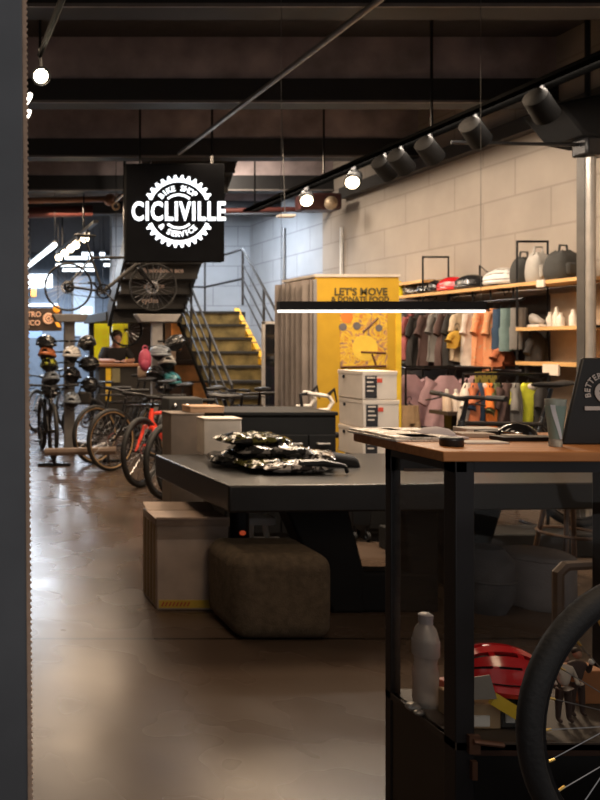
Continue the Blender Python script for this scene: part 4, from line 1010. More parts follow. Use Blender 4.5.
row = [(7.95, .26, .50, ccream, 'jersey', 'cream jersey at the left of the bright row on the upper rail'), (7.78, .24, .55, cwhite, 'jersey', 'off white jersey second in the bright row on the upper rail'), (7.60, .30, .55, corange, 'jersey', 'orange printed jersey on the upper rail, left of its twin'),
       (7.46, .26, .58, corange, 'jersey', 'orange printed jersey on the upper rail next to the navy one'), (7.36, .20, .40, cnavy, 'shorts', 'navy shorts on the upper rail'), (7.25, .24, .42, cteal, 'shorts', 'teal shorts on the upper rail'), (7.13, .2, .4, cgrey, 'shorts', 'grey shorts at the right end of the upper rail')]
for k, (y, w_, h_, mt, kd, lb) in enumerate(row): garment((RXF + .06, y, RZ), w_, h_, mt, lb, rz=.5, kind=kd, group=g1, seed=k)
garment((RXF + .16, 7.05, 1.62), .22, .38, cdark, 'dark jersey hanging between the two short oak shelves', .3, 'jersey', seed=20)
garment((RXF + .05, 7.32, 1.5), .30, .16, crust, 'rust orange garment folded below the teal shorts', .5, 'jersey', seed=21)
g2 = 'dark garments on the upper rail'
row = [(8.1, .34, .56, cbrown, 'dark brown jersey with a white neck label, right of the pair'), (8.42, .34, .56, cbrown, 'dark brown jersey with a white neck label, left of the pair'), (8.28, .28, .5, cgrey, 'grey jersey hanging between the two dark brown jerseys'), (8.62, .3, .6, cdark, 'black jersey left of the dark brown pair'),
       (8.76, .26, .5, cpink, 'dusky red jersey on the upper rail'), (8.92, .26, .55, csilver, 'silver grey jersey near the yellow kiosk'), (9.08, .26, .55, cgrey, 'dark grey jersey farthest left beside the yellow kiosk'), (8.0, .3, .55, cdark, 'black jersey right of the dark brown pair')]
for k, (y, w_, h_, mt, lb) in enumerate(row): garment((RXF + .06, y, RZ), w_, h_, mt, lb, rz=.35, kind='jersey', group=g2, seed=30 + k, trim=cardw if 'neck label' in lb else None)
# free standing lower rail with tee shirts
rk = thing('clothes_rack', (4.75, 7.6, 0), 'low black clothes rack carrying lilac tee shirts', 'rack')
m = MB()
za = 1.24
m.tube([(4.25, 7.3, 0), (4.25, 7.3, za), (5.02, 7.3, za), (5.02, 7.3, 0)], .014, 4); m.tube([(4.25, 7.8, 0), (4.25, 7.8, za), (5.02, 7.8, za), (5.02, 7.8, 0)], .014, 4)
m.tube([(4.25, 7.3, .1), (4.25, 7.8, .1)], .012, 4); m.tube([(5.02, 7.3, .1), (5.02, 7.8, .1)], .012, 4); m.tube([(4.25, 7.3, za), (4.25, 7.8, za)], .012, 4); m.tube([(5.02, 7.3, za), (5.02, 7.8, za)], .012, 4); m.tube([(4.25, 7.3, .7), (5.02, 7.3, .7)], .01, 4)
m.make('rack_frame', satin, rk)
g3 = 'tee shirts on the low rack'
for k, (x, y, mt, lb, w_) in enumerate(((4.43, 7.55, clilac, 'lilac tee shirt at the left of the low rack', .40), (4.62, 7.3, clilac, 'lilac tee shirt at the front middle of the low rack', .40), (4.9, 7.3, clilac, 'lilac tee shirt at the right of the low rack', .36), (4.15, 7.8, csilver, 'grey tee shirt at the left end of the low rack', .34), (4.35, 7.8, cgrey, 'dark grey tee shirt behind the leftmost lilac one', .36))):
    garment((x, y, za), w_, .62, mt, lb, rz=(.1, .0, 0, .5, .4)[k], kind='tee', group=g3, seed=50 + k)
t = garment((4.27, 7.28, .98), .2, .36, cloth('tan', (.42, .29, .17)), 'tan shorts hanging in front of the leftmost lilac tee shirt', .1, 'shorts', seed=60)
garment((RXF - .02, 7.86, 1.66), .24, .16, cochre, 'ochre yellow garment low on the rack above the lilac tee shirts', .4, 'jersey', seed=91)
t = thing('hanging_card', (XP(486, 7.2), 7.2, ZP(387, 7.2)), 'olive green hanging card right of the lilac tee shirts', 'card')
MB().bx(XP(476, 7.2), XP(497, 7.2), 7.2, 7.22, ZP(387, 7.2), ZP(372, 7.2)).make('card_sheet', cloth('olive_card', (.32, .26, .05)), t)
MB().tube([(XP(486, 7.2), 7.21, ZP(372, 7.2)), (XP(495, 7.2), 7.21, 1.22), (RXF, 7.21, 1.22)], .006, 5).make('hook_wire', satin, t)
# colourful jerseys lower right
jr = thing('jersey_rack', (4.4, 6.3, 0), 'black floor rack with colourful jerseys behind the counter', 'rack')
m = MB(); jz = ZP(374, 6.2)
m.tube([(XP(463, 6.2), 6.2, 0), (XP(463, 6.2), 6.2, jz), (XP(548, 6.2), 6.2, jz), (XP(548, 6.2), 6.2, 0)], .014, 4)
for px in (463, 548): m.tube([(XP(px, 6.2), 5.95, .02), (XP(px, 6.2), 6.5, .02)], .014, 4)
m.make('rack_frame', satin, jr)
g4 = 'jerseys on the floor rack behind the counter'
row = [(467, .22, .4, cwhite, 'white jersey at the left of the floor rack'), (474, .26, .36, crust, 'rust orange jersey on the floor rack left of the navy one'), (480, .28, .42, cnavy, 'navy jersey with pale collar on the floor rack'), (489, .24, .44, chot, 'bright orange jersey on the floor rack'), (496, .28, .46, colive, 'olive green jersey on the floor rack'),
       (507, .30, .44, cbrown, 'dark brown jersey in the middle of the floor rack'), (516, .28, .46, cgrey, 'grey jersey right of the dark brown one on the floor rack'), (528, .32, .40, clime, 'neon yellow jersey at the right of the floor rack'), (541, .26, .42, cdark, 'black jersey at the right end of the floor rack')]
for k, (px, w_, h_, mt, lb) in enumerate(row): garment((XP(px, 6.2), 6.2 + .0, jz), w_, h_ * (1, .9, 1.08, .95, 1.1, 1, 1.05, .9, 1)[k], mt, lb, rz=(.8, .9, .6, 1.0, .7, .5, .9, .25, .8)[k], kind='jersey', group=g4, seed=70 + k, trim=cardw if k in (2, 7) else None)
for k, (px, py, cm, lb) in enumerate(((447, 402, (.62, .5, .4), 'tan bottle leftmost on the small ledge behind the counter'), (456, 402, (.7, .62, .55), 'white bottle in the middle of the small ledge behind the counter'), (464, 403, (.66, .5, .4), 'cream bottle rightmost on the small ledge behind the counter'))):
    t = thing('tall_bottle', P(px, py + 9, 6.6), lb, 'bottle'); b0 = P(px, py + 9, 6.6)
    MB().lathe([(0, 0), (.032, 0), (.032, .12), (.012, .15)], b0, 14).make('bottle_body', M('bot_%d' % k, cm, .4), t); MB().lathe([(.014, .148), (.014, .18), (0, .182)], b0, 10).make('cap', white, t)
lg = thing('display_ledge', (XP(455, 6.6), 6.6, 0), 'small dark display ledge carrying pale bottles behind the counter', 'shelf')
bz = P(455, 411, 6.6).z
MB().bx(XP(440, 6.6), XP(470, 6.6), 6.5, 6.75, bz - .03, bz).make('board', M('ledge_dark', (.04, .03, .025), .6), lg); MB().bx(XP(450, 6.6), XP(460, 6.6), 6.58, 6.68, 0, bz - .03).make('post', satin, lg)
# bicycle standing on a plinth behind the counter
pl = tag(MB().bx(3.15, 4.75, 5.45, 5.75, 0, .16).make('display_plinth', M('plinth_black', (.02, .02, .02), .6), bevel=.01), 'low black plinth under the bicycle behind the counter', 'plinth')
b3 = dup(b_blk); place(b3, 3.45, 5.6, dg_(183), 'black mountain bicycle on a plinth behind the wooden counter', z=.16); del b3['group']

# ------------------------------------------------------------------ white cartons, drawer cabinet
gc = 'white cartons in the stack'
CD = 5.9
def carton(px0, px1, y0, y1, D, depth, label, rz=.0, dep=1, lower=False):
    x0_, x1_, z0_, z1_ = XP(px0, D), XP(px1, D), ZP(y1, D), ZP(y0, D)
    t = thing('white_carton', ((x0_ + x1_) / 2, D + depth / 2, z0_), label, 'carton', gc)
    MB().bx(x0_, x1_, D, D + depth, z0_, z1_ - .006).make('box_body', cardw, t, bevel=.004)
    MB().bx(x0_ - .003, x1_ + .003, D - .003, D + depth + .003, z1_ - .03, z1_).make('lid', cardw, t, bevel=.003)
    xs = x0_ + .018
    MB().bx(xs, xs + .085, D - .006, D - .003, z0_ + .012, z1_ - .035).make('black_label', M('label_black', (.03, .03, .035), .5), t)
    MB().bx(xs + .088, xs + .125, D - .006, D - .003, z1_ - .085, z1_ - .055).make('red_label', M('label_red', (.75, .10, .06), .5), t)
    MB().tube([(x0_ - .002, D + depth - .09, z1_ - .05), (x0_ - .008, D + depth - .09, z1_ - .05)], .014, 10).make('hand_hole', black, t)
    k = MB()
    for i in range(4): k.bx(xs + .012, xs + .07 - .012 * (i % 2), D - .008, D - .006, z1_ - .055 - i * .032, z1_ - .045 - i * .032)
    k.make('label_print', cardw, t)
    return t
carton(362.5, 397, 371, 399.5, CD, .36, 'white carton with black and red label, topmost of the stack by the yellow kiosk')
carton(363.5, 399, 400, 428, CD, .36, 'white carton with black and red label, second from the top of the stack')
carton(363, 398.5, 428.5, 457, CD, .36, 'white carton third in the stack, half hidden by the counter')
cb = thing('low_black_cabinet', (XP(369, CD), CD + .1, 0), 'low black cabinet under the white cartons', 'cabinet'); cz = ZP(457, CD)
MB().bx(XP(366, CD), XP(396, CD), CD - .0, CD + .3, .06, cz).make('cabinet_body', M('cab_black', (.02, .019, .018), .5), cb, bevel=.005); MB().bx(XP(368, CD), XP(394, CD), CD + .02, CD + .28, 0, .06).make('plinth', black, cb)
MB().bx(XP(368, CD), XP(394, CD), CD - .015, CD, .1, cz - .04).make('door', M('cab_black', (.02, .019, .018), .5), cb)
dc = thing('drawer_cabinet', (2.65, 6.3, 0), 'long black drawer cabinet with pale handles behind the table', 'cabinet'); DD = 5.75
zt = ZP(409, DD + .25)
MB().bx(XP(224, DD), XP(336, DD), DD, DD + .5, .05, zt - .025).make('cabinet_body', M('drawer_black', (.010, .0095, .009), .6, spec=.3), dc, bevel=.004)
MB().bx(XP(223, DD), XP(337, DD), DD - .02, DD + .52, zt - .025, zt).make('cabinet_top', M('drawer_top', (.009, .0085, .008), .6, spec=.3), dc, bevel=.004)
MB().bx(XP(228, DD), XP(332, DD), DD + .03, DD + .47, 0, .05).make('plinth', black, dc)
for k in range(4):
    xa = XP(226 + k * 27.5, DD); xb = XP(226 + k * 27.5 + 26, DD)
    for r_ in range(3):
        d_ = MB().bx(xa, xb, DD - .015, DD, .1 + r_ * .24, .1 + r_ * .24 + .225).make('drawer', M('drawer_black', (.010, .0095, .009), .6, spec=.3), dc, bevel=.003)
        hz_ = .1 + r_ * .24 + .165
        MB().tube([((xa + xb) / 2 - .04, DD - .02, hz_), ((xa + xb) / 2 - .04, DD - .04, hz_), ((xa + xb) / 2 + .04, DD - .04, hz_), ((xa + xb) / 2 + .04, DD - .02, hz_)], .007, 6).make('handle', M('pale_handle', (.55, .5, .46), .35, .5), d_)

# ------------------------------------------------------------------ black table
TZ, TB = .74, .60
TA, TBn = FL(155, 454.5, TZ), FL(229, 485.5, TZ)           # far-left, near-left corners
u = (TBn - TA); ex = V((1, .045, 0)).normalized()
TL = 2.2
c0, c1, c2, c3 = TBn, TBn + ex * TL, TA + ex * TL, TA
tb = thing('black_table', ((c0 + c2) / 2).to_2d().to_3d(), 'long matt black display table with thick top and tapered pedestals', 'table')
tm = M('table_black', (.014, .013, .0125), .36, var=.15, spec=.5)
MB().hexa([V((p.x, p.y, TB)) for p in (c0, c1, c2, c3)], [V((p.x, p.y, TZ)) for p in (c0, c1, c2, c3)]).make('tabletop', tm, tb, bevel=.012, bseg=3)
pm = M('pedestal_black', (.007, .0065, .0065), .7, spec=.25)
TD = c0.y + .28
def pq(px, py): 
    q = P(px, py, TD); return (q.x, q.z)
def wedge(pts, y0, y1, nm='pedestal'): MB().prism(pts, y0, y1).make(nm, pm, tb, bevel=.015)
zt_ = TB; z5 = ZP(572, TD)
def xz(px, z): return (XP(px, TD), z)
wedge([xz(283, zt_), xz(347, zt_), xz(365, z5), xz(365, .0), xz(333, 0)], TD, TD + .16)
wedge([xz(403, zt_), xz(440, zt_), xz(440, 0), xz(410, 0), xz(410, z5)], TD + .005, TD + .16)
MB().prism([xz(334, 0), xz(440, 0), xz(440, z5), xz(334, z5)], TD + .002, TD + .13).make('pedestal_foot', pm, tb, bevel=.02)
wedge([xz(466, zt_), xz(562, zt_), xz(528, .0), xz(500, .0)], TD + .40, TD + .58)
# things on the table ---------------------------------------------------
bagm = [stripe_mat('foil_bag_a', [(.012, .012, .012), (.016, .016, .016), (.11, .105, .10), (.012, .012, .012)], 5, .13), stripe_mat('foil_bag_b', [(.012, .012, .012), (.07, .065, .02), (.014, .014, .014), (.012, .012, .012)], 5, .13), stripe_mat('foil_bag_c', [(.32, .29, .26), (.04, .035, .035), (.5, .46, .43), (.14, .11, .09)], 7, .12)]
def pouch(c, w, d, h, rz, mat, label, seed, group='clear bags of clothing piled on the table'):
    t = thing('plastic_bag', c, label, 'bag', group); m = MB(); rnd = random.Random(seed)
    N, K = 22, 16; top = []; off = V((seed * 3.1, 0, 0)); R = Matrix.Rotation(rz, 3, 'Z')
    def pt(i, j, s):
        x = (i / N - .5) * 2; y = (j / K - .5) * 2
        e = max(0, (1 - x ** 4) * (1 - y ** 4)) ** .5
        nz = mnoise.noise(V((x * 2.2, y * 2.2, 0)) + off) * .45 + mnoise.noise(V((x * 6, y * 6, 3)) + off) * .25
        return V(c) + R @ V((x * w / 2 * (1 + .04 * nz), y * d / 2 * (1 + .05 * nz), (.5 * h + e * h * (.5 + .7 * max(-.5, nz))) if s else .004 + (1 - e) * h * .45))
    for s in (0, 1):
        g = [[m.bm.verts.new(pt(i, j, s)) for j in range(K + 1)] for i in range(N + 1)]
        for i in range(N):
            for j in range(K): m.bm.faces.new((g[i][j], g[i + 1][j], g[i + 1][j + 1], g[i][j + 1]))
    bmesh.ops.remove_doubles(m.bm, verts=m.bm.verts, dist=.002)
    m.make('bag_film', mat, t)
    MB().box(V(c) + R @ V((w * .12, -d * .1, h * .95)), (w * .3, d * .16, .003), rz).make('sticker', M('sticker_pale', (.5, .48, .45), .4), t)
    return t
pbase = FL(277, 471, TZ)
spec = [((0, .0), .40, .30, .045, .1, 1, 'bottom black bag of the pile on the table'), ((-.12, .17), .36, .28, .05, -.25, 0, 'black bag at the back left of the pile'), ((.16, .14), .38, .28, .05, .35, 1, 'olive edged bag at the back right of the pile'),
        ((.02, .10), .40, .28, .045, -.1, 0, 'middle bag resting on the others in the pile'), ((-.06, .16), .36, .26, .045, .2, 1, 'topmost bag of the pile on the table'), ((.05, -.10), .34, .20, .04, .06, 2, 'shiny pale bag at the front of the pile'), ((.23, .06), .26, .24, .04, -.4, 2, 'shiny bag slipping off the right side of the pile')]
zz = [0, .0, .0, .045, .088, .0, .03]
for k, ((dx, dy), w_, d_, h_, rz_, mi, lb) in enumerate(spec):
    pouch((pbase.x + dx, pbase.y + dy + .05, TZ + zz[k] * 1.35 + .001), w_ * 1.05, d_, h_ * 1.5, rz_, bagm[mi], lb, k)
# black cap
cp = thing('baseball_hat', P(338, 462, 4.55), 'black cap lying on the table right of the bag pile', 'hat')
q = FL(335, 466, TZ)
MB().box(q + V((.03, .03, .035)), (.24, .17, .07), rz=-.3, ry=.12, taper=.8).make('crown', dfab, cp, bevel=.025, bseg=3)
gl = thing('black_tool', FL(305, 476, TZ), 'black pistol shaped tag tool on the table in front of the cap', 'tool')
a = FL(300, 474, TZ) + V((0, 0, .05))
MB().tube([a, a + V((.12, -.01, .01)), a + V((.24, -.02, -.005))], [.028, .024, .012], 8).make('tool_body', black, gl); MB().tube([a + V((.03, 0, -.01)), a + V((.02, 0, -.048))], .018, 8).make('tool_grip', black, gl); MB().tube([a + V((.24, -.02, -.005)), a + V((.25, -.02, -.04))], .01, 6).make('tool_tip', black, gl)
# boxes at the back of the table
def simple_box(nm, x0_, x1_, y0_, y1_, z0_, z1_, mat, label, cat='box', lid=True, lidm=None):
    t = thing(nm, ((x0_ + x1_) / 2, (y0_ + y1_) / 2, z0_), label, cat)
    MB().bx(x0_, x1_, y0_, y1_, z0_, z1_).make('box_body', mat, t, bevel=.004)
    if lid: MB().bx(x0_ - .003, x1_ + .003, y0_ - .003, y1_ + .003, z1_, z1_ + .012).make('lid', lidm or mat, t, bevel=.003)
    return t
bd = 5.18
simple_box('white_box', XP(204, bd), XP(241.5, bd), bd, bd + .14, TZ, ZP(420, bd), M('box_cream', (.80, .70, .60), .7), 'small white box standing at the back of the table beside the bag pile', lid=True)
gb_ = M('box_taupe', (.21, .165, .13), .8); bd2 = 5.46
simple_box('taupe_box', XP(171, bd2), XP(204, bd2), bd2, bd2 + .22, .0, ZP(415, bd2), gb_, 'tall grey brown box behind the far left corner of the table')
simple_box('flat_tan_box', XP(190, bd2 + .02), XP(224, bd2 + .02), bd2 + .02, bd2 + .2, ZP(415, bd2) + .012, ZP(410, bd2) + .012, M('box_tan', (.48, .30, .18), .7), 'flat tan box lying on top of the grey brown box')
kx = thing('black_case', P(180, 405, 7.0), 'black case with two round studs behind the grey brown box', 'case')
MB().box(P(182, 407, 6.4), (.28, .2, .16)).make('case_body', dgrey, kx, bevel=.015)
for px in (175, 187): MB().ell(P(px, 406, 6.29), (.02, .012, .02)).make('stud', chrome, kx)
MB().bx(XP(172, 6.3), XP(192, 6.3), 6.32, 6.48, 0, ZP(407, 6.4) - .08).make('stand', satin, kx)
# ------------------------------------------------------------------ taped carton, ottoman
cn, cf = FL(157, 610), FL(145, 590)
tc_ = thing('taped_carton', (1.45, 3.9, 0), 'large pale cardboard carton wrapped in clear film beside the ottoman', 'carton')
cw = M('carton_pink', (.50, .385, .31), .6, var=.12); xa, xb = cn.x, cn.x + .39; ya, yb_ = cn.y, cn.y + .31; zc = ZP(519, cn.y)
MB().bx(xa, xb, ya, yb_, 0, zc).make('box_body', cw, tc_, bevel=.006)
fl = MB(); fl.box(((xa + xb) / 2, ya - .0, zc - .015), (xb - xa + .01, .012, .05)); fl.hexa([(xa - .01, ya - .01, zc), (xb, ya - .01, zc), (xb, ya + .19, zc + .004), (xa - .01, ya + .19, zc + .004)], [(xa - .01, ya - .01, zc + .004), (xb, ya - .01, zc + .004), (xb, ya + .19, zc + .008), (xa - .01, ya + .19, zc + .008)])
fl.hexa([(xa, ya + .22, zc), (xb, ya + .22, zc), (xb, yb_, zc + .03), (xa, yb_, zc + .03)], [(xa, ya + .22, zc + .004), (xb, ya + .22, zc + .004), (xb, yb_, zc + .034), (xa, yb_, zc + .034)])
fl.make('flaps', M('carton_flap', (.36, .26, .2), .6), tc_)
st2 = MB()
for i in range(4): st2.bx(xa - .004, xa, ya + .04 + i * .065, ya + .065 + i * .065, .02, zc - .04)
st2.make('side_print', M('side_print', (.32, .21, .08), .6), tc_)
yt = MB().bx(xa + .01, xb, ya - .004, ya, .012, .055).make('yellow_tape', M('tape_yellow', (.62, .42, .06), .5), tc_)
sq = MB(); xq = xa + .03
while xq < xa + .18: 
    sq.box((xq, ya - .006, .034), (.008, .002, .026), ry=.5); xq += .02
sq.make('tape_marks', M('tape_red', (.5, .10, .03), .5), yt)
# film: crumpled clear highlights
fm_ = MB(); rnd = random.Random(4)
MB().bx(xa - .008, xb + .002, ya - .009, ya - .007, zc - .11, zc + .004).make('clear_film', glass_mat('clear_film', (.93, .93, .93), .10), tc_)
ot_ = tag(MB().bx(1.44, 1.93, 3.90, 4.34, .0, .42).make('ottoman', M('ottoman_brown', (.115, .083, .052), .95, var=.25, vscale=30, bump=.5, bscale=150)), 'dark brown fabric cube ottoman with rounded corners in front of the table', 'ottoman')
bv = ot_.modifiers.new('b', 'BEVEL'); bv.width = .075; bv.segments = 6; bv.limit_method = 'ANGLE'
for p_ in ot_.data.polygons: p_.use_smooth = True
# socket box under the table edge
ub = thing('hanging_socket', P(240, 528, 4.5), 'black cylinder with a small red light hanging under the table', 'socket')
qs = P(239, 520, 4.5); MB().tube([V((qs.x, qs.y, TB)), qs + V((0, 0, -.10))], .055, 16).make('socket_body', satin, ub); MB().ell(qs + V((0, -.055, -.06)), (.018, .006, .014)).make('red_light', M('red_led', (.9, .12, .04), .4, emit=.25), ub)
wa = thing('white_stool_frame', FL(265, 575), 'small white framed trestle behind the ottoman under the table', 'trestle')
D = 4.72
MB().box(V((XP(258, D), D, .42)), (.16, .12, .04)).make('trestle_top', white, wa); MB().box(V((XP(262, D), D, .29)), (.24, .12, .03)).make('trestle_shelf', white, wa)
m = MB(); m.tube([V((XP(252, D), D, .42)), V((XP(246, D), D, 0))], .016, 6); m.tube([V((XP(264, D), D, .42)), V((XP(276, D), D, 0))], .016, 6); m.make('trestle_legs', white, wa)
# ------------------------------------------------------------------ foreground glass display counter
CN, CFAR = 2.15, 2.62
KZ, KB = ZP(451.5, CN), ZP(462, CN)
kxl = XP(443.5, CN); kxr = kxl + .80
ct_ = thing('display_counter', (kxl + .4, 2.4, 0), 'tall glass display counter with a thick brown wooden top and black metal frame', 'counter')
MB().bx(kxl, kxr, CN, CFAR, KB, KZ).make('counter_top', oakx, ct_, bevel=.003)
fmet = M('counter_frame', (.028, .026, .028), .38, .5); fpan = M('counter_panel', (.010, .009, .009), .30)
lx, rx_, fy, ry_ = kxl + .044, kxr - .06, CN + .018, CN + .33
LW = .042
DK = ZP(743, fy)      # deck height
for x, y, w_ in ((lx, fy, .052), (lx, ry_, .032), (rx_ - .05, fy, .05), (rx_ - .04, ry_, .04)):
    MB().bx(x, x + w_, y, y + w_, 0, KB).make('leg', fmet, ct_, bevel=.003)
m = MB()
m.bx(lx, rx_, fy + .005, fy + .035, KB - .032, KB); m.bx(lx, lx + .03, fy, ry_ + .03, KB - .03, KB); m.bx(rx_ - .03, rx_, fy, ry_ + .03, KB - .03, KB)
m.bx(lx, rx_, ry_, ry_ + .03, KB - .075, KB)
m.make('top_rail', fmet, ct_)
MB().bx(lx + .04, rx_, ry_ - .004, ry_, KB - .077, KB - .068).make('rail_highlight', M('highlight_brown', (.25, .15, .10), .4), ct_)  # painted strip standing in for the highlight along the rear rail
MB().bx(lx, rx_, fy, ry_ + .03, DK - .02, DK).make('deck', M('deck_dark', (.05, .035, .025), .6), ct_)
MB().bx(lx + .004, lx + .016, fy + .05, ry_, .0, DK).make('side_panel', fpan, ct_); MB().bx(lx + .05, rx_ - .05, fy + .006, fy + .018, .0, DK - .035).make('front_panel', fpan, ct_)
MB().bx(lx + .05, rx_ - .05, fy, fy + .02, DK - .035, DK - .005).make('deck_rail', M('rail_highlight_brown', (.06, .03, .02), .4, .4), ct_)  # brown tone paints the highlight on this rail
MB().bx(rx_ - .016, rx_ - .004, fy + .05, ry_, 0, DK).make('side_panel', fpan, ct_)
cg_ = glass_mat('case_glass', (.95, .95, .94), .012)
MB().bx(lx + .008, lx + .012, fy + .05, ry_, DK, KB - .03).make('glass_pane', cg_, ct_); MB().bx(lx + .05, rx_ - .05, fy + .008, fy + .012, DK, KB - .03).make('glass_pane', cg_, ct_)
hn = MB(); hn.box((lx + .045, fy - .006, DK + .0), (.03, .012, .05)); hn.tube([(lx + .04, fy - .012, DK + .01), (lx + .12, fy - .012, DK + .0)], .008, 8); hn.box((lx + .045, fy - .006, DK - .07), (.014, .012, .05))
hn.make('hinge', M('worn_copper', (.16, .08, .05), .4, .6), ct_)

# goods inside the counter ------------------------------------------------
bt = thing('water_bottle', (1.457, 2.40, DK), 'clear plastic water bottle standing inside the glass counter', 'bottle')
bm1 = M('bottle_clear', (.75, .70, .68), .15, var=.1, trans=.45); BL = V((1.457, 2.40, DK)); bh = ZP(613, 2.4) - DK
prof = [(0, 0), (.033, 0), (.036, .02), (.034, .06), (.036, .1), (.03, .13), (.036, .16), (.036, bh - .075), (.028, bh - .045), (.017, bh - .03), (.017, bh - .02)]
MB().lathe(prof, BL, 24).make('bottle_body', bm1, bt); MB().lathe([(.019, bh - .03), (.02, bh - .005), (.012, bh), (0, bh)], BL, 18).make('cap', M('cap_grey', (.42, .40, .44), .4), bt)
MB().lathe([(.0365, bh - .125), (.0372, bh - .122), (.0372, bh - .08), (.0365, bh - .077)], BL, 24).make('bottle_label', M('bottle_band', (.50, .45, .44), .4), bt)
tin = [('crumpled silver wrapper inside the counter left of the water bottle', (400, 702)), ]
wp = thing('wrapper', (XP(409, 2.4), 2.4, DK), tin[0][0], 'wrapper')
MB().ell((XP(413, 2.36), 2.36, DK + .012), (.022, .02, .012)).make('foil', M('foil', (.3, .28, .26), .35, .5, bump=1, bscale=60), wp); MB().ell((XP(419, 2.33), 2.33, DK + .008), (.016, .012, .008)).make('foil_tail', M('foil', (.3, .28, .26), .35, .5), wp)
tag(MB().box((XP(446, 2.42), 2.42, DK + .035), (.05, .03, .07), .3).make('red_packet', M('packet_red', (.35, .08, .05), .5), bevel=.004), 'small dull red packet inside the counter right of the water bottle', 'packet')
# cardboard boxes under the helmet
kbx = simple_box('cardboard_box', XP(462, 2.25), XP(500, 2.25), 2.245, 2.36, DK, DK + .072, kraft, 'small brown cardboard box under the red helmet in the counter', lid=False)
MB().bx(XP(471, 2.24), XP(490, 2.24), 2.24, 2.245, DK + .01, DK + .04).make('paper_label', white, kbx)
kb2 = simple_box('dark_box', XP(501, 2.25), XP(521, 2.25), 2.25, 2.36, DK, DK + .062, M('box_dark', (.05, .045, .04), .6), 'small dark box with a white square inside the counter beside the tyre', lid=False)
MB().bx(XP(506.5, 2.245), XP(515, 2.245), 2.245, 2.25, DK + .018, DK + .05).make('white_square', white, kb2)
H0.location = (XP(500, 2.32), 2.325, DK + .074); H0.rotation_euler = (0, 0, 1.35); H0.scale = (.78, .78, .82); H0['label'] = 'glossy red bicycle helmet on boxes inside the glass counter'; 
if 'group' in H0.keys(): del H0['group']
recolor(H0, {'shell': red})
yc = tag(MB().box((XP(508, 2.225), 2.225, DK + .070), (.10, .012, .035), ry=.55).make('yellow_card', M('card_yellow', (.75, .52, .04), .5)), 'yellow strip leaning below the red helmet in the counter', 'card')
gD = 2.215
gc_ = tag(MB().prism([(XP(470, gD), ZP(678, gD)), (XP(490, gD), ZP(675, gD)), (XP(497, gD), ZP(699, gD)), (XP(470, gD), ZP(700, gD))], gD, gD + .003).make('grey_card', M('card_grey', (.27, .25, .23), .6)), 'grey paper card leaning in front of the red helmet', 'card')
yc.location.z = max(yc.location.z, DK + .001)
# figurines
for k, (px, D, hgt, sh_m, lb) in enumerate(((563.5, 2.29, .195, M('fig_white', (.6, .52, .45), .6), 'small figurine of a person in a white shirt and dark trousers inside the counter'), (577, 2.33, .19, M('fig_dark', (.06, .035, .03), .6), 'small figurine of a person in dark clothes with a raised pale hand inside the counter'))):
    b0 = V((XP(px, D), D, DK)); s_ = hgt / 1.75
    t = thing('figurine', b0, lb, 'figurine')
    fp = [(V((0, 0, .92)) * s_, .13 * s_), (V((0, 0, 1.15)) * s_, .14 * s_), (V((0, 0, 1.38)) * s_, .15 * s_), (V((0, 0, 1.5)) * s_, .06 * s_), (V((.2, 0, 1.38)) * s_, .06 * s_), (V((.3, -.02, 1.15)) * s_, .05 * s_), (V((.26, -.15, 1.0 if k == 0 else 1.45)) * s_, .05 * s_), (V((-.2, 0, 1.38)) * s_, .06 * s_), (V((-.3, -.02, 1.15)) * s_, .05 * s_), (V((-.27, -.12, .98)) * s_, .05 * s_)]
    skin_body('torso', fp, [(0, 1), (1, 2), (2, 3), (2, 4), (4, 5), (5, 6), (2, 7), (7, 8), (8, 9)], sh_m, t, 0)
    lp = [(V((0, 0, .95)) * s_, .13 * s_), (V((.1, 0, .8)) * s_, .1 * s_), (V((.13, 0, .45)) * s_, .08 * s_), (V((.14, 0, .08)) * s_, .06 * s_), (V((.15, -.14, .05)) * s_, .05 * s_), (V((-.1, 0, .8)) * s_, .1 * s_), (V((-.13, 0, .45)) * s_, .08 * s_), (V((-.14, 0, .08)) * s_, .06 * s_), (V((-.15, -.14, .05)) * s_, .05 * s_)]
    skin_body('legs', lp, [(0, 1), (1, 2), (2, 3), (3, 4), (0, 5), (5, 6), (6, 7), (7, 8)], M('fig_trousers', (.05, .025, .02), .6), t, 0)
    MB().ell(b0 + V((0, 0, 1.65)) * s_, (.1 * s_, .12 * s_, .13 * s_)).make('head', skin, t); MB().ell(b0 + V((0, .03, 1.70)) * s_, (.11 * s_, .12 * s_, .11 * s_)).make('hair', M('dark_hair', (.03, .015, .01), .7), t)
    if k: MB().ell(b0 + V((.26, -.16, 1.5)) * s_, (.07 * s_, .06 * s_, .08 * s_)).make('pale_hand', white, t)
simple_box('orange_box', XP(584, 2.38), XP(612, 2.38), 2.40, 2.47, DK, DK + .10, M('box_orange', (.42, .17, .06), .6), 'orange brown box inside the counter right of the figurines', lid=False)

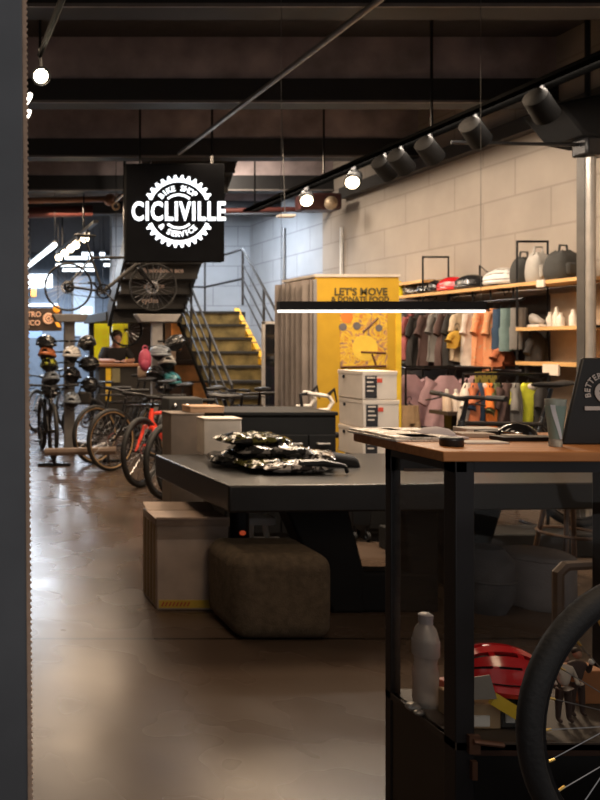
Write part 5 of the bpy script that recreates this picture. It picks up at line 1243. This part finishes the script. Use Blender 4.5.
# things on the counter top -------------------------------------------------
mag = stripe_mat('magazine_cover', [(.9, .84, .76), (.66, .58, .5), (.92, .86, .78), (.8, .7, .62)], 14, .4); paper = M('paper_white', (.72, .66, .60), .6)
gm_ = 'magazines at the left end of the counter'
def sheet(nm, px, py, w_, d_, hh, rz, mat, label, cat, group=None, z=None, off=0):
    q = FL(px, py, KZ); z0 = KZ + off
    o = MB().box((q.x, q.y, z0 + hh / 2 + .0003), (w_, d_, hh), rz).make(nm, mat, bevel=.0008); return tag(o, label, cat, group)
stk = [(375, 433.5, 0, 'back left'), (392, 436.5, 0, 'middle left'), (408, 440, 0, 'front left'), (402, 433, 0, 'back right'), (424, 440, 0, 'front right')]
for k, (px, py, of, lb) in enumerate(stk):
    for i in range(2):
        sheet('magazine', px + i * 1.5, py - i * .3, .135, .085, .006, .1 - .12 * i, mag, ('upper' if i else 'lower') + ' magazine of the ' + lb + ' pair at the left end of the counter', 'magazine', gm_, off=i * .0065)
dm_ = thing('round_hat', FL(437, 434, KZ), 'rounded pale lilac white cap at the back of the counter', 'hat'); q = FL(436, 435, KZ)
qd = V((XP(436, 2.5), 2.5, KZ)); 
MB().lathe([(.055, 0), (.052, .012), (.035, .025), (.0, .032)], qd, 24).make('crown', M('cap_lilac', (.62, .56, .60), .7), dm_); MB().box(qd + V((.02, -.05, .004)), (.07, .05, .006)).make('brim', M('cap_lilac', (.62, .56, .60), .7), dm_, bevel=.002)
rt = thing('black_tin', FL(451, 440, KZ), 'round black tin on the counter', 'tin'); q = V((XP(451.5, 2.27), 2.27, KZ))
MB().lathe([(0, 0), (.028, 0), (.03, .003), (.03, .022), (.027, .025), (.0, .025)], q, 28).make('tin_body', black, rt); MB().torus(q + V((0, 0, .019)), .0305, .0015, axis='Z', N=28, n=6).make('rim', M('tin_rim', (.05, .06, .08), .3, .6), rt)
sheet('brochure', 481, 443, .13, .055, .005, .03, paper, 'white brochure lying at the front edge of the counter', 'brochure'); sheet('brochure', 473, 436.5, .10, .06, .012, -.1, M('paper_tan', (.5, .4, .32), .6), 'tan edged paper stack behind the black tin', 'paper stack'); sheet('paper_sheet', 478, 432.5, .12, .07, .016, .0, paper, 'white paper stack at the back of the counter', 'paper stack')
sheet('black_tray', 524, 440.3, .17, .06, .012, .02, satin, 'flat black tray in the middle of the counter', 'tray'); sheet('paper_slip', 514, 439.5, .06, .035, .002, .05, M('paper_tan2', (.55, .46, .38), .6), 'small tan paper slip lying on the black tray', 'paper slip', off=.0125)
sheet('black_notebook', 493, 434.2, .10, .05, .012, .1, black, 'black notebook at the back of the counter behind the tray', 'notebook')
mo = thing('computer_mouse', FL(518, 432, KZ), 'black glossy rounded device behind the black tray on the counter', 'device'); q = V((XP(517, 2.545), 2.545, KZ))
m = MB(); m.lathe([(.0, 0), (.055, 0), (.052, .015), (.03, .032), (0, .038)], q, 24, 1.1, .7); m.make('shell', M('gloss_black', (.015, .015, .016), .12), mo); MB().torus(q + V((-.02, -.02, .012)), .035, .003, axis='Z', N=24, n=6, a0=2.4, a1=4.6).make('silver_edge', chrome, mo)
# clear tumbler
tu = thing('tumbler', FL(555, 440, KZ), 'transparent tumbler with a blue band on the counter', 'cup'); q = V((XP(555.5, 2.26), 2.26, KZ)); th = ZP(399, 2.26) - KZ
tg = M('tumbler_plastic', (.55, .62, .60), .12, var=.1, trans=.6)
MB().lathe([(.0, 0), (.016, 0), (.017, .012), (.015, .02), (.026, th), (.0245, th), (.0135, .024), (.0, .024)], q, 28).make('cup_body', tg, tu)
MB().lathe([(.0155, .022), (.0215, th * .62), (.0255, th * .86), (.0245, th * .86), (.0145, .022)], q, 28).make('teal_sleeve', M('tumbler_teal', (.20, .30, .28), .2), tu)
m = MB(); rings = []
for i in range(8):
    f = i / 7; z = .022 + (th * .72) * f; r = .0165 + .009 * f; a = -PI / 2 - .9 + 1.1 * (1 - f) ** 1.5
    rings.append([q + V((r * 1.04 * math.cos(a + d), r * 1.04 * math.sin(a + d), z)) for d in (-.22, .22)] + [q + V((r * .99 * math.cos(a + d), r * .99 * math.sin(a + d), z)) for d in (.22, -.22)])
m.loft(rings).make('pale_blue_band', M('tumbler_band', (.62, .70, .80), .25), tu)
# black tablet stand with emblem
lp_ = thing('display_stand', (XP(600, 2.3), 2.3, KZ), 'tall black leaning display board with a round white emblem at the right of the counter', 'display board')
LD = 2.30
z0_, z1_ = KZ + .0, ZP(358, LD + .03)
bl, br_ = XP(563, LD), XP(563, LD) + .30; tl_, tr_ = XP(583, LD + .03), XP(583, LD + .03) + .27
MB().hexa([(bl, LD, z0_), (br_, LD, z0_), (br_, LD + .012, z0_), (bl, LD + .012, z0_)], [(tl_, LD + .03, z1_), (tr_, LD + .03, z1_), (tr_, LD + .042, z1_), (tl_, LD + .042, z1_)]).make('board', M('board_black', (.010, .009, .009), .5), lp_, bevel=.004)
MB().hexa([(bl + .1, LD + .01, z0_), (bl + .2, LD + .01, z0_), (bl + .2, LD + .10, z0_), (bl + .1, LD + .10, z0_)], [(tl_ + .1, LD + .04, z1_ - .05), (tl_ + .16, LD + .04, z1_ - .05), (tl_ + .16, LD + .05, z1_ - .05), (tl_ + .1, LD + .05, z1_ - .05)]).make('support_leg', black, lp_)
tilt = math.atan2(.03, z1_ - z0_); wk = M('emblem_white', (.50, .46, .45), .5); ce = P(606, 393, LD + .012); ce.y = LD + .03 * (ce.z - z0_) / (z1_ - z0_) - .002
BR = Matrix.Translation(ce) @ Matrix.Rotation(-tilt, 4, 'X')
m = MB(); px1 = (LD) / F
n_ = 'BETTER'
for i, ch in enumerate(n_):
    t_ = PI + .15 - i * .30
    if ch != ' ': m.text(ch, .0235, BR @ Matrix.Rotation(-(t_ - PI / 2), 4, 'Y') @ Matrix.Translation((0, 0, 17.3 * px1)) @ RX, .001, .0004)
m.make('round_lettering', wk, lp_, smooth=False)
m = MB(); m.tube([V((0, 0, 0)), V((0, -.002, 0))], 10.5 * px1, 32); m.xf(BR); m.make('emblem_disc', wk, lp_)
m = MB()
for a_ in range(9): m.box((math.cos(a_ * .7) * .012, -.0025, math.sin(a_ * .7) * .012), (.012, .001, .004), ry=-a_ * .7)
m.xf(BR); m.make('emblem_drawing', black, lp_)
m = MB(); m.bx(-22 * px1, 22 * px1, -.002, 0, -17.5 * px1, -13.5 * px1); m.xf(BR); m.make('emblem_bar', wk, lp_)

# ------------------------------------------------------------------ seats behind the counter
g5 = 'round poufs behind the counter'
def pouf(px0, px1, yb, yt, mat, label, rnd_=False):
    D = 1160 / (yb - PY); r = (XP(px1, D) - XP(px0, D)) / 2; D2 = D + r; x = XP((px0 + px1) / 2, D2); h_ = ZP(yt, D2 - r * .2)
    t = thing('round_pouf', (x, D2, 0), label, 'pouf')
    pr = [(0, 0), (r * .94, 0), (r, h_ * .06), (r, h_ * .9), (r * .94, h_ * .97), (r * .85, h_), (0, h_)] if not rnd_ else [(0, 0), (r * .7, 0), (r * .93, h_ * .2), (r, h_ * .5), (r * .92, h_ * .8), (r * .6, h_ * .96), (0, h_)]
    MB().lathe(pr, (x, D2, 0), 36).make('cushion', mat, t)
    MB().torus((x, D2, h_ * .93 if not rnd_ else h_ * .5), r * .985 if not rnd_ else r, .006, axis='Z', N=36, n=6).make('seam', mat, t)
pouf(503, 570, 614, 553, M('pouf_grey', (.20, .19, .20), .9, bump=.3, bscale=120), 'light grey cylindrical pouf behind the glass counter')
pouf(455, 512, 619, 545, M('pouf_charcoal', (.075, .075, .085), .9, bump=.3, bscale=120), 'dark grey rounded pouf behind the counter leg', True)
# stool with round seat
D = 4.9; x = XP(570, D)
sto = thing('bar_stool', (x, D, 0), 'stool with a worn round seat on thin brown legs behind the counter', 'stool'); zs = ZP(476, D); sm_ = M('stool_brown', (.12, .07, .045), .4)
MB().lathe([(0, zs - .05), (.15, zs - .05), (.17, zs - .03), (.165, zs), (.0, zs + .01)], (x, D, 0), 28).make('seat', M('stool_seat', (.16, .10, .07), .35), sto)
for a in (PI * .25, PI * .75, PI * 1.25, PI * 1.75): MB().tube([(x + .10 * math.cos(a), D + .1 * math.sin(a), zs - .04), (x + .2 * math.cos(a), D + .2 * math.sin(a), 0)], .014, 8).make('leg', sm_, sto)
MB().torus((x, D, .3), .165, .01, axis='Z', N=28, n=6).make('foot_ring', sm_, sto)
# brown hoop frame
D = 3.3; x = XP(558, D)
MB_ = thing('hoop_frame', (x + .2, D, 0), 'brown square hoop frame standing in front of the light grey pouf', 'frame')
m = MB(); zs = ZP(566, D)
m.tube([(x, D, 0), (x, D, zs - .03), (x + .03, D, zs), (x + .42, D, zs + .02), (x + .45, D, zs - .01), (x + .45, D, 0)], .022, 8)
m.make('hoop', M('chair_wood', (.085, .055, .038), .5), MB_)
MB().box((x + .225, D, .02), (.52, .16, .03)).make('foot_plate', M('chair_wood', (.085, .055, .038), .5), MB_)
# black bin bag / toolbox glimpsed under the table between the pedestals
tk = thing('tool_trolley', (XP(355, 5.98), 5.98, 0), 'small black wheeled base seen between the table pedestals', 'trolley'); D = 5.98
MB().box((XP(355, D), D, .27), (.14, .2, .30)).make('trolley_body', black, tk, bevel=.01)
m = MB()
for dx in (-.05, .05):
    for dy in (-.08, .08): m.torus((XP(355, D) + dx, D + dy, .04), .026, .014, axis='X', N=16, n=6)
m.make('castors', rubber, tk); m = MB()
for dx in (-.05, .05):
    for dy in (-.08, .08): m.tube([(XP(355, D) + dx, D + dy, .06), (XP(355, D) + dx, D + dy, .13)], .01, 6)
m.make('castor_stems', satin, tk)

# ------------------------------------------------------------------ nearest bicycle
nb = make_bike('bicycle nearest the camera at lower right with a thick black tyre and gold spoke nipples', bk_f, .0255, R=.345, fine=True)
hd_ = .15; ax, ay, az = 1.643, 1.85, .58      # rear axle
nb.location = (ax + .50 * math.cos(hd_), ay + .50 * math.sin(hd_), az - .345); nb.rotation_euler = (0, 0, hd_)
pw = tag(MB().bx(-.62, .75, -.12, .12, 0, az - .346).make('bike_plinth', fpan, bevel=.004), 'black display plinth carrying the nearest bicycle below the picture', 'plinth')
pw.rotation_euler = (0, 0, hd_); pw.location = (nb.location.x + .065 * math.cos(hd_), nb.location.y + .065 * math.sin(hd_), 0)

# ------------------------------------------------------------------ pendant lamp
pdn = thing('linear_pendant_lamp', (XP(380, 5.0), 5.0, ZP(312, 5.0)), 'long slim black pendant lamp with a bright white underside over the black table', 'pendant lamp'); PD = 5.0
pxa, pxb = XP(278, PD), XP(484, PD)
MB().bx(pxa, pxb, PD - .025, PD + .025, ZP(310, PD), ZP(301.5, PD)).make('lamp_body', M('pendant_black', (.014, .014, .016), .5), pdn)
MB().bx(pxa + .005, pxb - .005, PD - .022, PD + .022, ZP(312.4, PD), ZP(310, PD)).make('diffuser', M('pendant_light', (1, .95, .88), .5, emit=2, ecol=(1, .93, .84)), pdn)
for x in (pxa + .02, pxb - .02): MB().tube([(x, PD, ZP(302, PD)), (x, PD, CZ)], .0015, 5).make('cable', greym, pdn)

# ------------------------------------------------------------------ lamps
def area(name, loc, size, energy, col, aim=None, size_y=None, spread=None):
    l = bpy.data.lights.new(name, 'AREA'); l.energy = energy; l.color = col; l.size = size
    if size_y: l.shape = 'RECTANGLE'; l.size_y = size_y
    if spread: l.spread = spread
    o = bpy.data.objects.new(name, l); C.objects.link(o); o.location = loc
    d = Vector(aim) if aim else Vector((0, 0, -1))
    o.rotation_euler = d.to_track_quat('-Z', 'Y').to_euler(); return o
def spot(name, loc, aim, energy, col, ang=1.2, blend=.6, r=.05):
    l = bpy.data.lights.new(name, 'SPOT'); l.energy = energy; l.color = col; l.spot_size = ang; l.spot_blend = blend; l.shadow_soft_size = r
    o = bpy.data.objects.new(name, l); C.objects.link(o); o.location = loc; o.rotation_euler = Vector(aim).to_track_quat('-Z', 'Y').to_euler(); return o
WARM = (1, .74, .50); COOL = (.80, .89, 1); NEUT = (1, .86, .70)
area('added_wall_wash', (3.925, 7.5, 3.138), 5.6, 84, (1, .85, .69), (.72, 0, -.70), .03)  # invented strip lamp under the rail, washes the right wall
area('pendant_light', ((pxa + pxb) / 2, PD, ZP(313.2, PD)), pxb - pxa, 14, (1, .9, .78), None, .04)
for x, y, e in ((.9, 4.9, 14), (1.2, 7.6, 28), (1.3, 10.0, 62), (3.2, 8.8, 62), (2.2, 12.2, 80), (2.9, 6.8, 50)): area('ceiling_warm_light', (x, y, 3.45), 1.1, e, WARM, None)
area('ceiling_warm_light', (3.2, 5.7, 3.3), .5, 90, WARM, None)
area('ceiling_warm_light', (1.6, 2.9, 3.4), .5, 10, WARM, None)
area('entrance_light', (1.5, 1.25, 2.65), .5, 9, WARM, (.25, .8, -1))
spot('left_spot_light', P(41, 76, 5.15) + Vector((0, -.06, -.02)), (.5, .1, -1.0), 20, WARM, 1.3, .8)
spot('added_floor_spot', (1.05, 3.0, 3.5), (-.24, -.27, -3.5), 130, (.9, .93, 1), .17, 1.0, .05)  # added narrow spot that makes the bright patch on the floor
for x, y, z, e in ((1.7, 14.2, 2.88, 130), (1.8, 19.5, 3.5, 260), (3.4, 21.5, 3.5, 260)): area('tube_cool_light', (x, y, z), .8, e, COOL, None, 2.0)
area('stair_cool_light', (4.3, 12.4, 3.55), 1.0, 100, COOL, (.1, .3, -1))
area('added_cabinet_fill', (3.2, 12.55, 1.76), .3, 7, WARM, (.1, .2, -1))  # added unseen lamp to brighten the orange boards under the landing
area('stair_front_light', (3.9, 10.3, 3.9), .4, 40, NEUT, (.1, .6, -1))
w = bpy.data.worlds.new('world'); bpy.context.scene.world = w; w.use_nodes = True
w.node_tree.nodes['Background'].inputs[0].default_value = (.97, .94, .92, 1); w.node_tree.nodes['Background'].inputs[1].default_value = .36

# ------------------------------------------------------------------ camera
cam = bpy.data.cameras.new('camera'); co = bpy.data.objects.new('camera', cam); C.objects.link(co)
co.location = (0, 0, H); co.rotation_euler = (PI / 2, 0, 0)
cam.sensor_width = 36; cam.lens = 36 * F / 800; cam.shift_x = (300 - PX) / 800; cam.shift_y = (PY - 400) / 800
cam.clip_start = .02
cam.dof.use_dof = True; cam.dof.focus_distance = 1.6; cam.dof.aperture_fstop = 9
sc = bpy.context.scene; sc.camera = co
sc.view_settings.view_transform = 'Standard'; sc.view_settings.look = 'None'; sc.view_settings.exposure = 0
sc.cycles.use_denoising = True; sc.cycles.max_bounces = 6; sc.cycles.sample_clamp_indirect = 4; sc.cycles.transparent_max_bounces = 16
